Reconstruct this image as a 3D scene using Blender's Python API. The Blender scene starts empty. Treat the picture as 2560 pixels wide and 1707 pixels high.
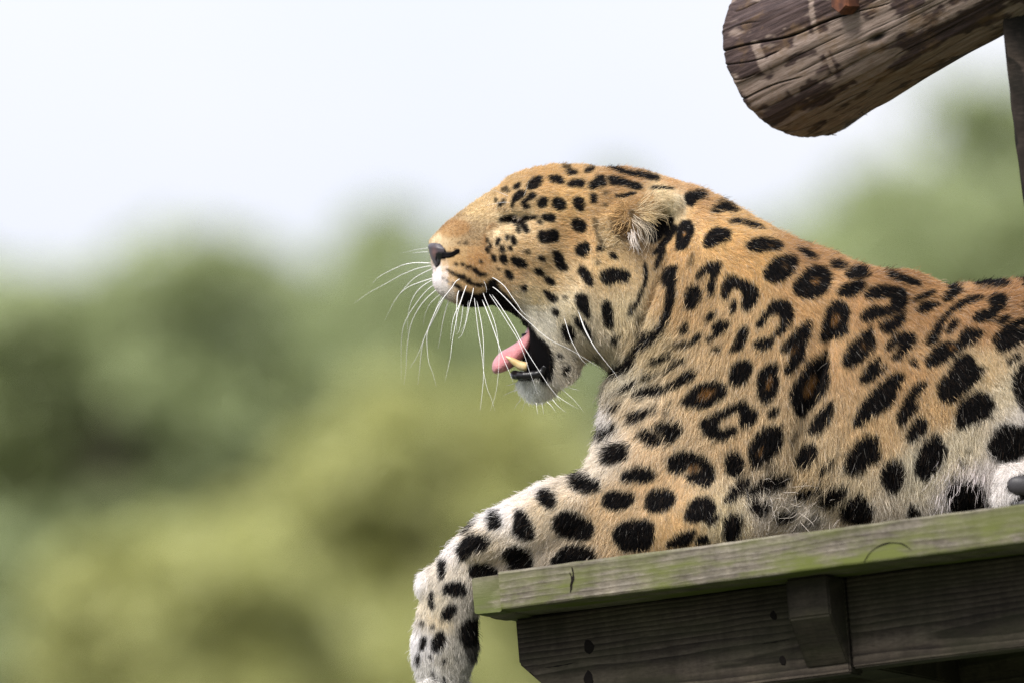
import bpy, math, random
import numpy as np
from mathutils import Vector, Matrix

random.seed(7)
rng = np.random.default_rng(11)
scene = bpy.context.scene
col = scene.collection
R_ = math.radians

# ------------------------------------------------------------------ camera
PITCH, ROLL, DIST, S = R_(8.0), R_(4.7), 12.0, 0.0005      # S: metres per photo pixel at the leopard
cam_pos = np.array([0.0, 0.0, 1.6])
Fv = np.array([0.0, math.cos(PITCH), math.sin(PITCH)])
U0 = np.array([0.0, -math.sin(PITCH), math.cos(PITCH)])
X0 = np.array([1.0, 0.0, 0.0])
Rv = math.cos(ROLL) * X0 - math.sin(ROLL) * U0
Uv = math.cos(ROLL) * U0 + math.sin(ROLL) * X0
ORG = cam_pos + DIST * Fv
cd = bpy.data.cameras.new('camera')
cam = bpy.data.objects.new('camera', cd); col.objects.link(cam)
m = Matrix.Identity(4)
for i in range(3):
    m[i][0] = Rv[i]; m[i][1] = Uv[i]; m[i][2] = -Fv[i]; m[i][3] = cam_pos[i]
cam.matrix_world = m
cd.sensor_width = 36.0
cd.lens = 36.0 * DIST / (2560 * S)
cd.clip_start = 0.5; cd.clip_end = 3000
cd.dof.use_dof = True
cd.dof.focus_distance = DIST - 0.09
cd.dof.aperture_fstop = 2.9
cd.dof.aperture_blades = 0
scene.camera = cam

# ------------------------------------------------------------------ sky, sun, exposure
SUN_EL, SUN_AZ = R_(47), R_(208)        # azimuth clockwise from +Y: the light comes over the camera's left shoulder
w = bpy.data.worlds.new('World'); scene.world = w; w.use_nodes = True
nt = w.node_tree; nt.nodes.clear()
def N(t, kind, **kw):
    n = t.nodes.new(kind)
    for k, v in kw.items(): setattr(n, k, v)
    return n
o = N(nt, 'ShaderNodeOutputWorld'); bg = N(nt, 'ShaderNodeBackground'); bg.inputs['Strength'].default_value = 0.10
sk = N(nt, 'ShaderNodeTexSky', sky_type='NISHITA', sun_disc=False, sun_elevation=SUN_EL, sun_rotation=SUN_AZ)
tc = N(nt, 'ShaderNodeTexCoord'); sp = N(nt, 'ShaderNodeSeparateXYZ')
nt.links.new(tc.outputs['Generated'], sp.inputs[0])
# overcast layer: brighter towards the zenith as overcast skies are
mr = N(nt, 'ShaderNodeMapRange'); mr.inputs['From Min'].default_value = 0; mr.inputs['From Max'].default_value = 1
mr.inputs['To Min'].default_value = 2.75; mr.inputs['To Max'].default_value = 13.5
nt.links.new(sp.outputs['Z'], mr.inputs['Value'])
cn = N(nt, 'ShaderNodeTexNoise'); cn.inputs['Scale'].default_value = 9.0; cn.inputs['Detail'].default_value = 3
nt.links.new(tc.outputs['Generated'], cn.inputs['Vector'])
cr = N(nt, 'ShaderNodeMapRange'); cr.inputs['From Min'].default_value = .35; cr.inputs['From Max'].default_value = .65
cr.inputs['To Min'].default_value = 0.0; cr.inputs['To Max'].default_value = 1.0
nt.links.new(cn.outputs['Fac'], cr.inputs['Value'])
ccol = N(nt, 'ShaderNodeMix', data_type='RGBA')
ccol.inputs[6].default_value = (0.84, 0.875, 1.02, 1); ccol.inputs[7].default_value = (0.99, 0.972, 1.025, 1)
nt.links.new(cr.outputs[0], ccol.inputs[0])
vm = N(nt, 'ShaderNodeVectorMath', operation='SCALE')
nt.links.new(ccol.outputs[2], vm.inputs[0]); nt.links.new(mr.outputs[0], vm.inputs['Scale'])
mx = N(nt, 'ShaderNodeMix', data_type='RGBA'); mx.inputs[0].default_value = 0.9
nt.links.new(sk.outputs[0], mx.inputs[6]); nt.links.new(vm.outputs[0], mx.inputs[7])
nt.links.new(mx.outputs[2], bg.inputs['Color']); nt.links.new(bg.outputs[0], o.inputs[0])

sl = bpy.data.lights.new('sun', 'SUN'); sl.energy = 2.3; sl.angle = R_(20); sl.color = (1.0, 0.95, 0.88)
so = bpy.data.objects.new('sun', sl); col.objects.link(so)
sd = Vector((math.sin(SUN_AZ) * math.cos(SUN_EL), math.cos(SUN_AZ) * math.cos(SUN_EL), math.sin(SUN_EL)))
so.rotation_euler = sd.to_track_quat('Z', 'Y').to_euler(); so.location = sd * 50

scene.render.engine = 'CYCLES'
vs = scene.view_settings
vs.view_transform = 'Standard'; vs.look = 'None'; vs.exposure = 1.15; vs.gamma = 1; vs.use_curve_mapping = False
scene.cycles.max_bounces = 8; scene.cycles.diffuse_bounces = 4; scene.cycles.glossy_bounces = 3
scene.cycles.transmission_bounces = 4; scene.cycles.transparent_max_bounces = 8
scene.cycles.use_denoising = True
scene.cycles.denoising_prefilter = 'NONE'
scene.cycles.adaptive_threshold = .004
scene.cycles_curves.shape = 'RIBBONS'; scene.cycles_curves.subdivisions = 2

# ------------------------------------------------------------------ helpers
def P(px, py, y=0.0):
    """world point that lies on photo pixel (px, py) at depth y behind the leopard's middle plane"""
    k = (DIST + y) / DIST
    return ORG + Rv * ((px - 1280) * S * k) + Uv * ((853.5 - py) * S * k) + Fv * y
def L2W(a):
    """leopard frame (right, depth, up) -> world"""
    a = np.asarray(a, float)
    return ORG + a[:, :1] * Rv + a[:, 1:2] * Fv + a[:, 2:3] * Uv
def tag(o, label=None, cat=None, group=None, kind=None):
    if label: o['label'] = label
    if cat: o['category'] = cat
    if group: o['group'] = group
    if kind: o['kind'] = kind
    return o
def empty(name, loc, rz=0.0):
    e = bpy.data.objects.new(name, None); col.objects.link(e)
    e.location = loc; e.rotation_euler = (0, 0, rz); e.empty_display_size = .1
    return e
def link(name, me, mat=None, parent=None, smooth=True):
    ob = bpy.data.objects.new(name, me); col.objects.link(ob)
    if mat: me.materials.append(mat)
    if smooth: me.polygons.foreach_set('use_smooth', np.ones(len(me.polygons), bool))
    if parent is not None: ob.parent = parent
    return ob
def mesh(name, v, f):
    me = bpy.data.meshes.new(name)
    v = np.asarray(v, np.float32)
    if isinstance(f, np.ndarray):
        n = f.shape[1]
        me.vertices.add(len(v)); me.vertices.foreach_set('co', v.ravel())
        me.loops.add(f.size); me.loops.foreach_set('vertex_index', f.ravel().astype(np.int32))
        me.polygons.add(len(f)); me.polygons.foreach_set('loop_start', np.arange(0, f.size, n, dtype=np.int32))
        me.update(calc_edges=True); me.validate()
    else:
        me.from_pydata(v.tolist(), [], f); me.update()
    return me
def loft(rings, caps=True, closed=True):
    n = len(rings[0]); v = np.concatenate(rings); f = []
    for i in range(len(rings) - 1):
        for j in range(n if closed else n - 1):
            k = (j + 1) % n
            f.append((i * n + j, i * n + k, (i + 1) * n + k, (i + 1) * n + j))
    if caps:
        f.append(tuple(range(n - 1, -1, -1))); b = (len(rings) - 1) * n
        f.append(tuple(range(b, b + n)))
    return v, f
def tube(pts, rad, n=8, caps=True):
    pts = np.asarray(pts, float); rings = []
    rad = np.broadcast_to(np.asarray(rad, float), (len(pts),))
    t = np.gradient(pts, axis=0); t /= np.linalg.norm(t, axis=1)[:, None] + 1e-12
    up = np.array([.31, .87, .39])
    for p, d, r in zip(pts, t, rad):
        a = np.cross(d, up); a /= np.linalg.norm(a) + 1e-9; b = np.cross(d, a)
        th = np.linspace(0, 2 * np.pi, n, endpoint=False)
        rings.append(p + r * (np.cos(th)[:, None] * a + np.sin(th)[:, None] * b))
    return loft(rings, caps)
def resample(pts, n):
    """smooth curve through the points (Catmull-Rom), n samples"""
    p = np.asarray(pts, float)
    p = np.concatenate([[2 * p[0] - p[1]], p, [2 * p[-1] - p[-2]]]); m_ = len(p) - 3
    t = np.linspace(0, m_ - 1e-6, n); i = t.astype(int); u = (t - i)[:, None]
    a, b, c, d = p[i], p[i + 1], p[i + 2], p[i + 3]
    return .5 * (2 * b + (c - a) * u + (2 * a - 5 * b + 4 * c - d) * u ** 2 + (3 * b - a - 3 * c + d) * u ** 3)
def vnoise(p, seed=0):
    """cheap smooth 3-D value noise in 0..1"""
    p = np.asarray(p, float); i = np.floor(p).astype(np.int64); f = p - i; f = f * f * (3 - 2 * f); out = 0
    for dx in (0, 1):
        for dy in (0, 1):
            for dz in (0, 1):
                h = ((i[..., 0] + dx) * 374761393 + (i[..., 1] + dy) * 668265263 + (i[..., 2] + dz) * 2147483647 + seed * 974711) & 0xFFFFFFFF
                h = ((h ^ (h >> 13)) * 1274126177) & 0xFFFFFFFF; h = ((h ^ (h >> 16)) & 0xFFFF) / 65535.0
                out = out + h * (f[..., 0] if dx else 1 - f[..., 0]) * (f[..., 1] if dy else 1 - f[..., 1]) * (f[..., 2] if dz else 1 - f[..., 2])
    return out
def lin(c):
    c = np.asarray(c, float) / 255.0
    return np.where(c <= .04045, c / 12.92, ((c + .055) / 1.055) ** 2.4)
def mat(name, base=(.5, .5, .5), rough=.6, spec=.5):
    mm = bpy.data.materials.new(name); mm.use_nodes = True
    b = mm.node_tree.nodes['Principled BSDF']
    b.inputs['Base Color'].default_value = (*base, 1); b.inputs['Roughness'].default_value = rough
    b.inputs['Specular IOR Level'].default_value = spec
    return mm, mm.node_tree, b
def ramp(t, fac, stops):
    r = t.nodes.new('ShaderNodeValToRGB')
    while len(r.color_ramp.elements) < len(stops): r.color_ramp.elements.new(.5)
    for e, (p_, c_) in zip(r.color_ramp.elements, stops):
        e.position = p_; e.color = (*c_, 1)
    t.links.new(fac, r.inputs[0]); return r.outputs[0]
def noise(t, vec, scale, detail=4, rough=.55, dist=0):
    n = t.nodes.new('ShaderNodeTexNoise'); n.inputs['Scale'].default_value = scale
    n.inputs['Detail'].default_value = detail; n.inputs['Roughness'].default_value = rough; n.inputs['Distortion'].default_value = dist
    if vec is not None: t.links.new(vec, n.inputs['Vector'])
    return n.outputs['Fac']
def mapping(t, src, scale=(1, 1, 1), rot=(0, 0, 0), loc=(0, 0, 0)):
    n = t.nodes.new('ShaderNodeMapping'); n.inputs['Scale'].default_value = scale
    n.inputs['Rotation'].default_value = rot; n.inputs['Location'].default_value = loc
    t.links.new(src, n.inputs['Vector']); return n.outputs[0]
def mixc(t, fac, a, b, mode='MIX'):
    n = t.nodes.new('ShaderNodeMix'); n.data_type = 'RGBA'; n.blend_type = mode
    for s_, v in ((0, fac), (6, a), (7, b)):
        if isinstance(v, (int, float)): n.inputs[s_].default_value = v
        elif isinstance(v, tuple): n.inputs[s_].default_value = (*v, 1)
        else: t.links.new(v, n.inputs[s_])
    return n.outputs[2]
def bump(t, b, h, strength, dist):
    n = t.nodes.new('ShaderNodeBump'); n.inputs['Strength'].default_value = strength; n.inputs['Distance'].default_value = dist
    t.links.new(h, n.inputs['Height']); t.links.new(n.outputs[0], b.inputs['Normal'])
# ================================================================== ground and trees
gm, t, b = mat('grass_ground', rough=.95)
g = t.nodes.new('ShaderNodeTexCoord')
t.links.new(ramp(t, noise(t, g.outputs['Object'], .35, 8), [(.3, (.022, .034, .012)), (.7, (.045, .055, .02))]), b.inputs['Base Color'])
gx = np.linspace(-500, 500, 41); GX, GY = np.meshgrid(gx, gx + 250)
gz = (vnoise(np.stack([GX / 60, GY / 60, GX * 0], -1)) - .5) * 1.2 * np.clip((np.hypot(GX, GY) - 20) / 60, 0, 1)
gv = np.stack([GX, GY, gz], -1).reshape(-1, 3); ii = np.arange(40 * 41).reshape(40, 41)[:, :40]
gf = np.stack([ii, ii + 1, ii + 42, ii + 41], -1).reshape(-1, 4)
tag(link('ground', mesh('ground', gv, gf), gm), kind='structure')

def leaf_mat(name, a, b_):
    mm, t, b = mat(name, rough=.55, spec=.3)
    i = t.nodes.new('ShaderNodeNewGeometry')
    c = ramp(t, i.outputs['Random Per Island'], [(0, a), (1, b_)])
    t.links.new(c, b.inputs['Base Color'])
    tr = t.nodes.new('ShaderNodeBsdfTranslucent'); t.links.new(c, tr.inputs['Color'])
    ad = t.nodes.new('ShaderNodeAddShader')
    t.links.new(b.outputs[0], ad.inputs[0]); t.links.new(tr.outputs[0], ad.inputs[1])
    t.links.new(ad.outputs[0], t.nodes['Material Output'].inputs['Surface'])
    return mm
LM = [leaf_mat('leaf_green', (.15, .175, .085), (.205, .23, .115)), leaf_mat('leaf_yellow_green', (.205, .21, .08), (.27, .272, .115)),
      leaf_mat('leaf_dull_green', (.155, .18, .09), (.20, .225, .115))]
bark, t, b = mat('bark', rough=.9)
g = t.nodes.new('ShaderNodeTexCoord')
t.links.new(ramp(t, noise(t, mapping(t, g.outputs['Object'], (6, 6, 1.2)), 3, 6), [(.3, (.05, .04, .03)), (.7, (.14, .115, .09))]), b.inputs['Base Color'])

def tree(px, py, dist, rx, rz, kind, label, nclump=105, leaf=.13, per=90, seed=0):
    """broad-leaved tree whose crown's middle lies in the direction of photo pixel (px, py)"""
    r = np.random.default_rng(100 + seed)
    c = P(px, py, dist - DIST)
    root = empty('tree', (c[0], c[1], 0.0))
    cz = c[2]
    # crown: clumps of leaves spread through the volume, denser at the shell
    d = r.normal(size=(nclump, 3)); d /= np.linalg.norm(d, axis=1)[:, None]
    q = d * (r.uniform(.25, 1.0, (nclump, 1)) ** .5) * [rx, rx, rz]
    q *= 1 + .22 * (vnoise(d * 2.2 + seed) - .5)[:, None]
    cs = r.uniform(.22, .5, nclump) * rx * .55
    k = np.repeat(np.arange(nclump), per)
    e = r.normal(size=(len(k), 3)); e /= np.linalg.norm(e, axis=1)[:, None]
    pos = q[k] + e * (r.uniform(0, 1, (len(k), 1)) ** .4) * cs[k, None] * [1, 1, .75]
    a = r.normal(size=pos.shape) + e * .6 + [0, 0, .5]; a /= np.linalg.norm(a, axis=1)[:, None]
    u = np.cross(a, r.normal(size=pos.shape)); u /= np.linalg.norm(u, axis=1)[:, None]; v_ = np.cross(a, u)
    s = leaf * r.uniform(.7, 1.4, (len(k), 1))
    V = np.stack([pos - u * s, pos + v_ * s * .5, pos + u * s, pos - v_ * s * .5], 1).reshape(-1, 3) + [0, 0, cz]
    F = np.arange(len(V)).reshape(-1, 4)
    link('crown', mesh('crown', V, F), LM[kind], root, smooth=False)
    # trunk with limbs, one skin of tapered tubes
    vv, ff = [], []; nb = 0
    def add(vf):
        nonlocal nb
        v, f = vf; vv.append(v); ff.extend([tuple(x + nb for x in q_) for q_ in f]); nb += len(v)
    top = cz + rz * .35; h = np.linspace(0, top, 9)
    wob = np.stack([.25 * np.sin(h * .5 + seed), .25 * np.cos(h * .37 + seed * 2), h], -1); wob[:, :2] -= wob[0, :2]
    r0 = .10 * rx + .05
    add(tube(wob, np.linspace(r0, r0 * .25, 9), 9))
    for i in r.choice(nclump, min(12, nclump), replace=False):
        zb = max(cz - rz, .45 * cz) + r.uniform(0, .5) * rz; zb = min(zb, top - .2)
        sx = np.interp(zb, h, wob[:, 0]); sy = np.interp(zb, h, wob[:, 1])
        e_ = q[i] + [0, 0, cz]; s_ = np.array([sx, sy, zb]); md = (s_ + e_) / 2 + [0, 0, -.12]
        add(tube(resample([s_, md, e_], 6), np.linspace(r0 * .4, .02, 6), 6))
    link('trunk', mesh('trunk', np.concatenate(vv), ff), bark, root)
    tag(root, label, 'tree', 'trees out of focus in the background')
    return root
TREES = [  # px, py of the crown's middle, distance, radius, half-height, leaf kind, label
 (350, 1090, 74, 1.75, 1.62, 0, 'blurred green tree whose rounded top meets the sky at the left'),
 (-260, 1090, 76, 1.5, 1.55, 2, 'blurred green tree cut by the left edge, below the sky dip'),
 (960, 1085, 78, 1.7, 1.75, 0, 'blurred tall green tree rising behind the whiskers and nose'),
 (1480, 1040, 82, 1.9, 2.0, 0, 'blurred green tree mostly hidden behind the head and neck'),
 (1090, 1350, 62, 1.15, .95, 1, 'pale yellow-green bush-like tree left of the chest and foreleg'),
 (450, 1640, 58, .95, .75, 1, 'pale yellow-green low tree at the bottom left'),
 (940, 1820, 60, .95, .62, 1, 'yellow-green tree low beside the hanging paw'),
 (-60, 1620, 66, .9, 1.0, 2, 'dark dull green tree in the bottom left corner'),
 (560, 1420, 80, 1.2, 1.2, 2, 'dark green tree in the shady gap between two pale crowns'),
 (2150, 960, 84, 1.5, 1.75, 0, 'blurred green tree showing above the dip of the back'),
 (2590, 840, 80, 1.9, 2.0, 0, 'blurred tall green tree at right beneath the log'),
 (3150, 900, 86, 1.9, 2.0, 2, 'blurred green tree off the right side behind the post'),
 (1330, 1650, 64, 1.2, .9, 1, 'pale green tree seen between paw and platform beam'),
 (1900, 1500, 90, 2.0, 2.2, 2, 'green tree hidden behind the platform'),
 (200, 1500, 92, 2.4, 2.4, 2, 'far dull green tree filling the gaps at left'),
 (1000, 1550, 94, 2.4, 2.4, 2, 'far dull green tree filling the gaps at centre'),
 (640, 1120, 96, 2.6, 1.75, 0, 'far green tree filling the treeline left of the whiskers'),
 (2350, 1000, 96, 2.6, 2.5, 0, 'far pale green tree filling the gap between back and post'),
 (60, 1250, 97, 2.6, 1.9, 0, 'far green tree behind the two trees at the left edge'),
 (-1000, 1200, 80, 2.0, 2.1, 0, 'green tree beyond the left edge of the view'),
 (3900, 1000, 84, 2.1, 2.1, 0, 'green tree beyond the right edge of the view'),
]
made = [tree(*a, seed=k) for k, a in enumerate(TREES)]
def copy_tree(src, loc, rz, sc, label):
    r = src.copy(); col.objects.link(r); r.location = loc; r.rotation_euler = (0, 0, rz); r.scale = (sc,) * 3; r['label'] = label
    for ch in src.children:
        c = ch.copy(); col.objects.link(c); c.parent = r
    return r
# the belt of trees goes on to both sides of what the lens takes in
for sd_, nm in ((-1, 'left'), (1, 'right')):
    for k in range(14):
        c = P(1280 + sd_ * (2500 + 560 * k), 1000, 68)
        copy_tree(made[(0, 2, 9, 10, 4, 3)[k % 6]], (c[0], c[1] + rng.uniform(-6, 8), 0), rng.uniform(0, 6), rng.uniform(.92, 1.06), 'green tree in the row beyond the %s edge of the view' % nm)

# ================================================================== weathered wood
def wood(name, dark, mid, light, green=0.0, green_col=(.15, .17, .05), ring=38, rot=(0, .03, .02), loc=(0, .03, -.05), streak=1.0, rough=.85, fibm=.42, wob=7.0):
    """rings of a log cut lengthwise along local X: long arches on faces, rings on ends; algae as patches"""
    mm, t, b = mat(name, rough=rough, spec=.25)
    g = t.nodes.new('ShaderNodeTexCoord').outputs['Object']
    wv = t.nodes.new('ShaderNodeTexWave'); wv.wave_type = 'RINGS'; wv.rings_direction = 'X'; wv.wave_profile = 'SAW'
    wv.inputs['Scale'].default_value = ring; wv.inputs['Distortion'].default_value = wob; wv.inputs['Detail'].default_value = 4
    wv.inputs['Detail Scale'].default_value = .5
    t.links.new(mapping(t, g, (.14, 1, 1), rot, loc), wv.inputs['Vector'])
    fib = noise(t, mapping(t, g, (14, 210, 210)), 1.6, 5, .7); spk = noise(t, mapping(t, g, (60, 160, 160)), 2.0, 4, .7)
    big = noise(t, mapping(t, g, (2.2, 5, 9)), 2.2, 5, .6)
    c = ramp(t, wv.outputs['Fac'], [(0, light), (.55, mid), (.88, dark), (1, light)])
    c = mixc(t, fibm, c, ramp(t, fib, [(.3, dark), (.5, mid), (.72, light)]))
    c = mixc(t, .8 * streak, c, ramp(t, big, [(.32, (.42, .39, .37)), (.5, (.95, .93, .9)), (.64, (1.35, 1.33, 1.28))]), 'MULTIPLY')
    c = mixc(t, .8, c, ramp(t, spk, [(.32, (.62, .6, .58)), (.6, (1.12, 1.12, 1.12))]), 'MULTIPLY')
    stn = noise(t, mapping(t, g, (22, 5, 5)), 1.7, 4, .6)
    c = mixc(t, .7, c, ramp(t, stn, [(.33, (.6, .58, .55)), (.5, (1, 1, 1)), (.70, (1.45, 1.43, 1.4))]), 'MULTIPLY')
    if green:
        gn = noise(t, mapping(t, g, (3.2, 9, 13)), 2.6, 6, .62)
        gr = t.nodes.new('ShaderNodeMapRange'); gr.inputs['From Min'].default_value = .42; gr.inputs['From Max'].default_value = .62
        gr.inputs['To Max'].default_value = green; t.links.new(gn, gr.inputs['Value'])
        sp_ = t.nodes.new('ShaderNodeSeparateXYZ'); t.links.new(g, sp_.inputs[0])
        lo = t.nodes.new('ShaderNodeMapRange'); lo.inputs['From Min'].default_value = -.050; lo.inputs['From Max'].default_value = .0
        lo.inputs['To Min'].default_value = 1.5; lo.inputs['To Max'].default_value = .55; t.links.new(sp_.outputs['Z'], lo.inputs['Value'])
        ml = t.nodes.new('ShaderNodeMath'); ml.operation = 'MULTIPLY'; ml.use_clamp = True
        t.links.new(gr.outputs[0], ml.inputs[0]); t.links.new(lo.outputs[0], ml.inputs[1])
        c = mixc(t, ml.outputs[0], c, green_col)
    t.links.new(c, b.inputs['Base Color'])
    ad = t.nodes.new('ShaderNodeMath'); ad.operation = 'ADD'; t.links.new(wv.outputs['Fac'], ad.inputs[0]); t.links.new(fib, ad.inputs[1])
    bump(t, b, ad.outputs[0], .35, .0015)
    return mm
W_deck = wood('deck_wood', (.05, .041, .032), (.13, .115, .09), (.215, .195, .165), .9, (.105, .118, .03), fibm=.42, ring=42, rot=(.25, .12, .16), loc=(0, -.02, .065), wob=10)
W_end = wood('deck_end_wood', (.05, .04, .03), (.11, .095, .075), (.20, .18, .145), .75, (.09, .105, .03), rot=(0, 1.5, 0), ring=60)
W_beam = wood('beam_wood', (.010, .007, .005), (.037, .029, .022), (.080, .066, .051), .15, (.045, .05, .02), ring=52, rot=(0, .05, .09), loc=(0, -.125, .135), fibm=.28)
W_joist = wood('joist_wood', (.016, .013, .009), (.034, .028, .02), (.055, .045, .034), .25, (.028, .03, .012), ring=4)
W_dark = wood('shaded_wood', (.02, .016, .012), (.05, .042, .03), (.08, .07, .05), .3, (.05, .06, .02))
knotm, t, b = mat('knot_wood', (.010, .008, .007), .9, .1)

def board(x0, x1, y0, y1, z0, z1, r=.003, jit=.0012, nx=60, seed=0, axis='x'):
    """rounded plank with slightly uneven arrises, long axis x (or y)"""
    rr = np.random.default_rng(seed)
    if axis == 'y': x0, x1, y0, y1 = y0, y1, x0, x1
    pr = []
    for cy, cz, a0 in ((y1 - r, z1 - r, 0), (y0 + r, z1 - r, 90), (y0 + r, z0 + r, 180), (y1 - r, z0 + r, 270)):
        for a in (0, 45, 90): pr.append((cy + r * math.cos(R_(a0 + a)), cz + r * math.sin(R_(a0 + a))))
    # a few extra points along the sides so that the arrises can wander
    pr = np.array(pr); xs = np.linspace(x0, x1, nx); rings = []
    for i, x in enumerate(xs):
        p = pr.copy()
        for c4 in range(4):
            s = slice(c4 * 3, c4 * 3 + 3)
            n1 = vnoise(np.array([[x * 14, c4 * 7.3, seed]]))[0] - .5; n2 = vnoise(np.array([[x * 60, c4 * 3.1, seed + 5]]))[0] - .5
            p[s] += (n1 * 1.3 + n2 * .8) * jit
        e = .0015 if i in (0, nx - 1) else 0
        rings.append(np.column_stack([np.full(len(p), x), p[:, 0], p[:, 1]]))
    v, f = loft(rings)
    if axis == 'y': v = v[:, [1, 0, 2]]; f = [q[::-1] for q in f]
    return v, f
# ---- platform: local frame X along the front edge, Y into the deck, Z up; origin at the front top edge of the long plank
PSI = R_(22)
pc = P(1245, 1428, -.19)
plat = empty('platform', pc, -PSI)
tag(plat, 'weathered wooden platform with mossy front plank that the leopard lies on', 'platform')
TH = .0475
def part(name, vf, m, parent=plat, smooth=False):
    ob = link(name, mesh(name, *vf), m, parent, smooth); return ob
part('plank', board(0, 1.35, 0, .125, -TH, 0, seed=3, nx=160), W_deck)['label'] = 'front plank with grey-green algae and growth rings'
part('end_board', board(-.0385, -.0012, .006, .66, -TH - .001, -.0035, seed=9, axis='y', jit=.002), W_end)['label'] = 'short end board showing its upright grain at the left corner'
for i in range(4):
    y = .129 + i * .133
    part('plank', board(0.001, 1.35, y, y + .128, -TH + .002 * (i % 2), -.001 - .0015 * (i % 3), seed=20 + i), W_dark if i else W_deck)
BY = .100                                       # beam set back from the plank's front
def beam_piece(x0, x1, h, chamfer=0.0, y0=BY, th=.045, zt=-TH - .0015):
    pr = [(x0, zt), (x1, zt), (x1, zt - h), (x0 + chamfer, zt - h), (x0, zt - h + chamfer)] if chamfer else [(x0, zt), (x1, zt), (x1, zt - h), (x0, zt - h)]
    a = np.array([(x, y0, z) for x, z in pr]); c_ = a + [0, th, 0]
    return loft([c_, a])
def dice(vf, cuts=6):
    me = mesh('tmp', *vf); import bmesh
    bm = bmesh.new(); bm.from_mesh(me)
    bmesh.ops.bevel(bm, geom=[e for e in bm.edges], offset=.0022, segments=2, affect='EDGES')
    bm.to_mesh(me); bm.free(); me.update()
    v = np.empty(len(me.vertices) * 3, np.float32); me.vertices.foreach_get('co', v)
    f = [tuple(p.vertices) for p in me.polygons]; bpy.data.meshes.remove(me)
    return v.reshape(-1, 3), f
XB = .0385 + .0055
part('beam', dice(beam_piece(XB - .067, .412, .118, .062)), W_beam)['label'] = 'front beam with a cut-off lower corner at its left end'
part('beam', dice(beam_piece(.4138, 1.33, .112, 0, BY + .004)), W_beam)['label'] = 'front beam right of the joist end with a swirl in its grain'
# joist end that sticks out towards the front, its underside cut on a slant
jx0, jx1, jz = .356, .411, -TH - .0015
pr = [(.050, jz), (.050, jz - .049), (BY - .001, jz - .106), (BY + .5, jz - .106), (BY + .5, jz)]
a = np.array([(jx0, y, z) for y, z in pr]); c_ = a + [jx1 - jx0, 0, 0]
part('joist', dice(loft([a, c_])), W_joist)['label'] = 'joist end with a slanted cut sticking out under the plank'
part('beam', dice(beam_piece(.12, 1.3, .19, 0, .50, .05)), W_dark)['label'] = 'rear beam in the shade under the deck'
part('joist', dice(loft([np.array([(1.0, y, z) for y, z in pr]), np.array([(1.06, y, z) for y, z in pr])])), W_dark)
def sliver(pts, w_, y, name='crack'):
    q = resample(np.array(pts, float), 14); k = np.linspace(0, 1, 14); ww = w_ * np.sin(np.pi * (.08 + .84 * k)) * (1 + .5 * np.sin(k * 17))
    d = np.gradient(q, axis=0); d /= np.linalg.norm(d, axis=1)[:, None]; n_ = np.column_stack([-d[:, 1], d[:, 0]])
    a, c_ = q - n_ * ww[:, None], q + n_ * ww[:, None]
    rings = [np.array([[a[i, 0], y + .002, a[i, 1]], [a[i, 0], y - .0005, a[i, 1]], [q[i, 0], y - .0003, q[i, 1]], [c_[i, 0], y - .0005, c_[i, 1]], [c_[i, 0], y + .002, c_[i, 1]]]) for i in range(14)]
    part(name, loft(rings), knotm)
sliver([(.098, -.006), (.099, -.016), (.096, -.027), (.093, -.037)], .0011, 0)
sliver([(.0945, -.012), (.0965, -.02), (.0935, -.03)], .0006, 0)
sliver([(.478, -.0455), (.490, -.033), (.509, -.0265), (.528, -.029), (.540, -.038)], .0006, 0)
sliver([(.30, -.118), (.318, -.1175), (.336, -.1165)], .0005, BY)
sliver([(.012, -.1135), (.03, -.1135), (.052, -.112)], .0006, BY)
def knot(x, z, r, seed, y=BY):
    th = np.linspace(0, 2 * np.pi, 12, endpoint=False); rr = r * (1 + .35 * (vnoise(np.column_stack([np.cos(th) * 1.5, np.sin(th) * 1.5, th * 0 + seed])) - .5) * 2)
    rings = [np.column_stack([x + rr * k * np.cos(th) * .8, np.full(12, y + dy), z + rr * k * np.sin(th)]) for k, dy in ((1.0, .0008), (.9, -.0006), (.5, -.0009), (.1, -.0006))]
    part('knot', loft(rings), knotm, smooth=True)
for i, (kx, kz, kr) in enumerate([(.072, -.094, .009), (.068, -.134, .009), (.318, -.085, .006), (.325, -.142, .0065)]): knot(kx, kz, kr, i)
for x in (.16, 1.2):
    for y in (.14, .60):
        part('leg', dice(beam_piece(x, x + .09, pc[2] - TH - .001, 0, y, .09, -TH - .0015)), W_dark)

# ---- log overhead and the post that carries it
V2 = 2560 / 2352
def Vp(x, y, d=0.0): return P(x * V2, y * V2, d)
ang = R_(24)
ax_img = np.array([math.cos(ang), -math.sin(ang)]); pe_img = np.array([math.sin(ang), math.cos(ang)])
e0 = np.array([1814., 128.]); LD = .10
tilt = 1.2
A0 = Vp(*e0, LD)
axis = Rv * ax_img[0] - Uv * ax_img[1] - Fv * tilt; axis /= np.linalg.norm(axis)     # comes nearer to the right
pe = Rv * pe_img[0] - Uv * pe_img[1]; pe -= axis * pe.dot(axis); pe /= np.linalg.norm(pe)   # image-down side
ce = np.cross(axis, pe)
UPX = S * V2
nl, na = 380, 640; LL = .90; R0, TP = .1110, .064
sL = np.linspace(0, LL, nl); th = np.linspace(0, 2 * np.pi, na, endpoint=False)
LT, SS = np.meshgrid(th, sL)
rad = R0 - TP * SS
lump = (vnoise(np.stack([np.cos(LT) * 1.6 + 5, np.sin(LT) * 1.6, SS * 5], -1), 3) - .5) * .012 + (vnoise(np.stack([np.cos(LT) * 7, np.sin(LT) * 7, SS * 14], -1), 4) - .5) * .005
fibr = (vnoise(np.stack([LT * 26, SS * 5, LT * 0], -1), 6) - .5) * .0016
lump = lump * np.clip(SS / .02, .3, 1)
rad = rad + lump + fibr
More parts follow.
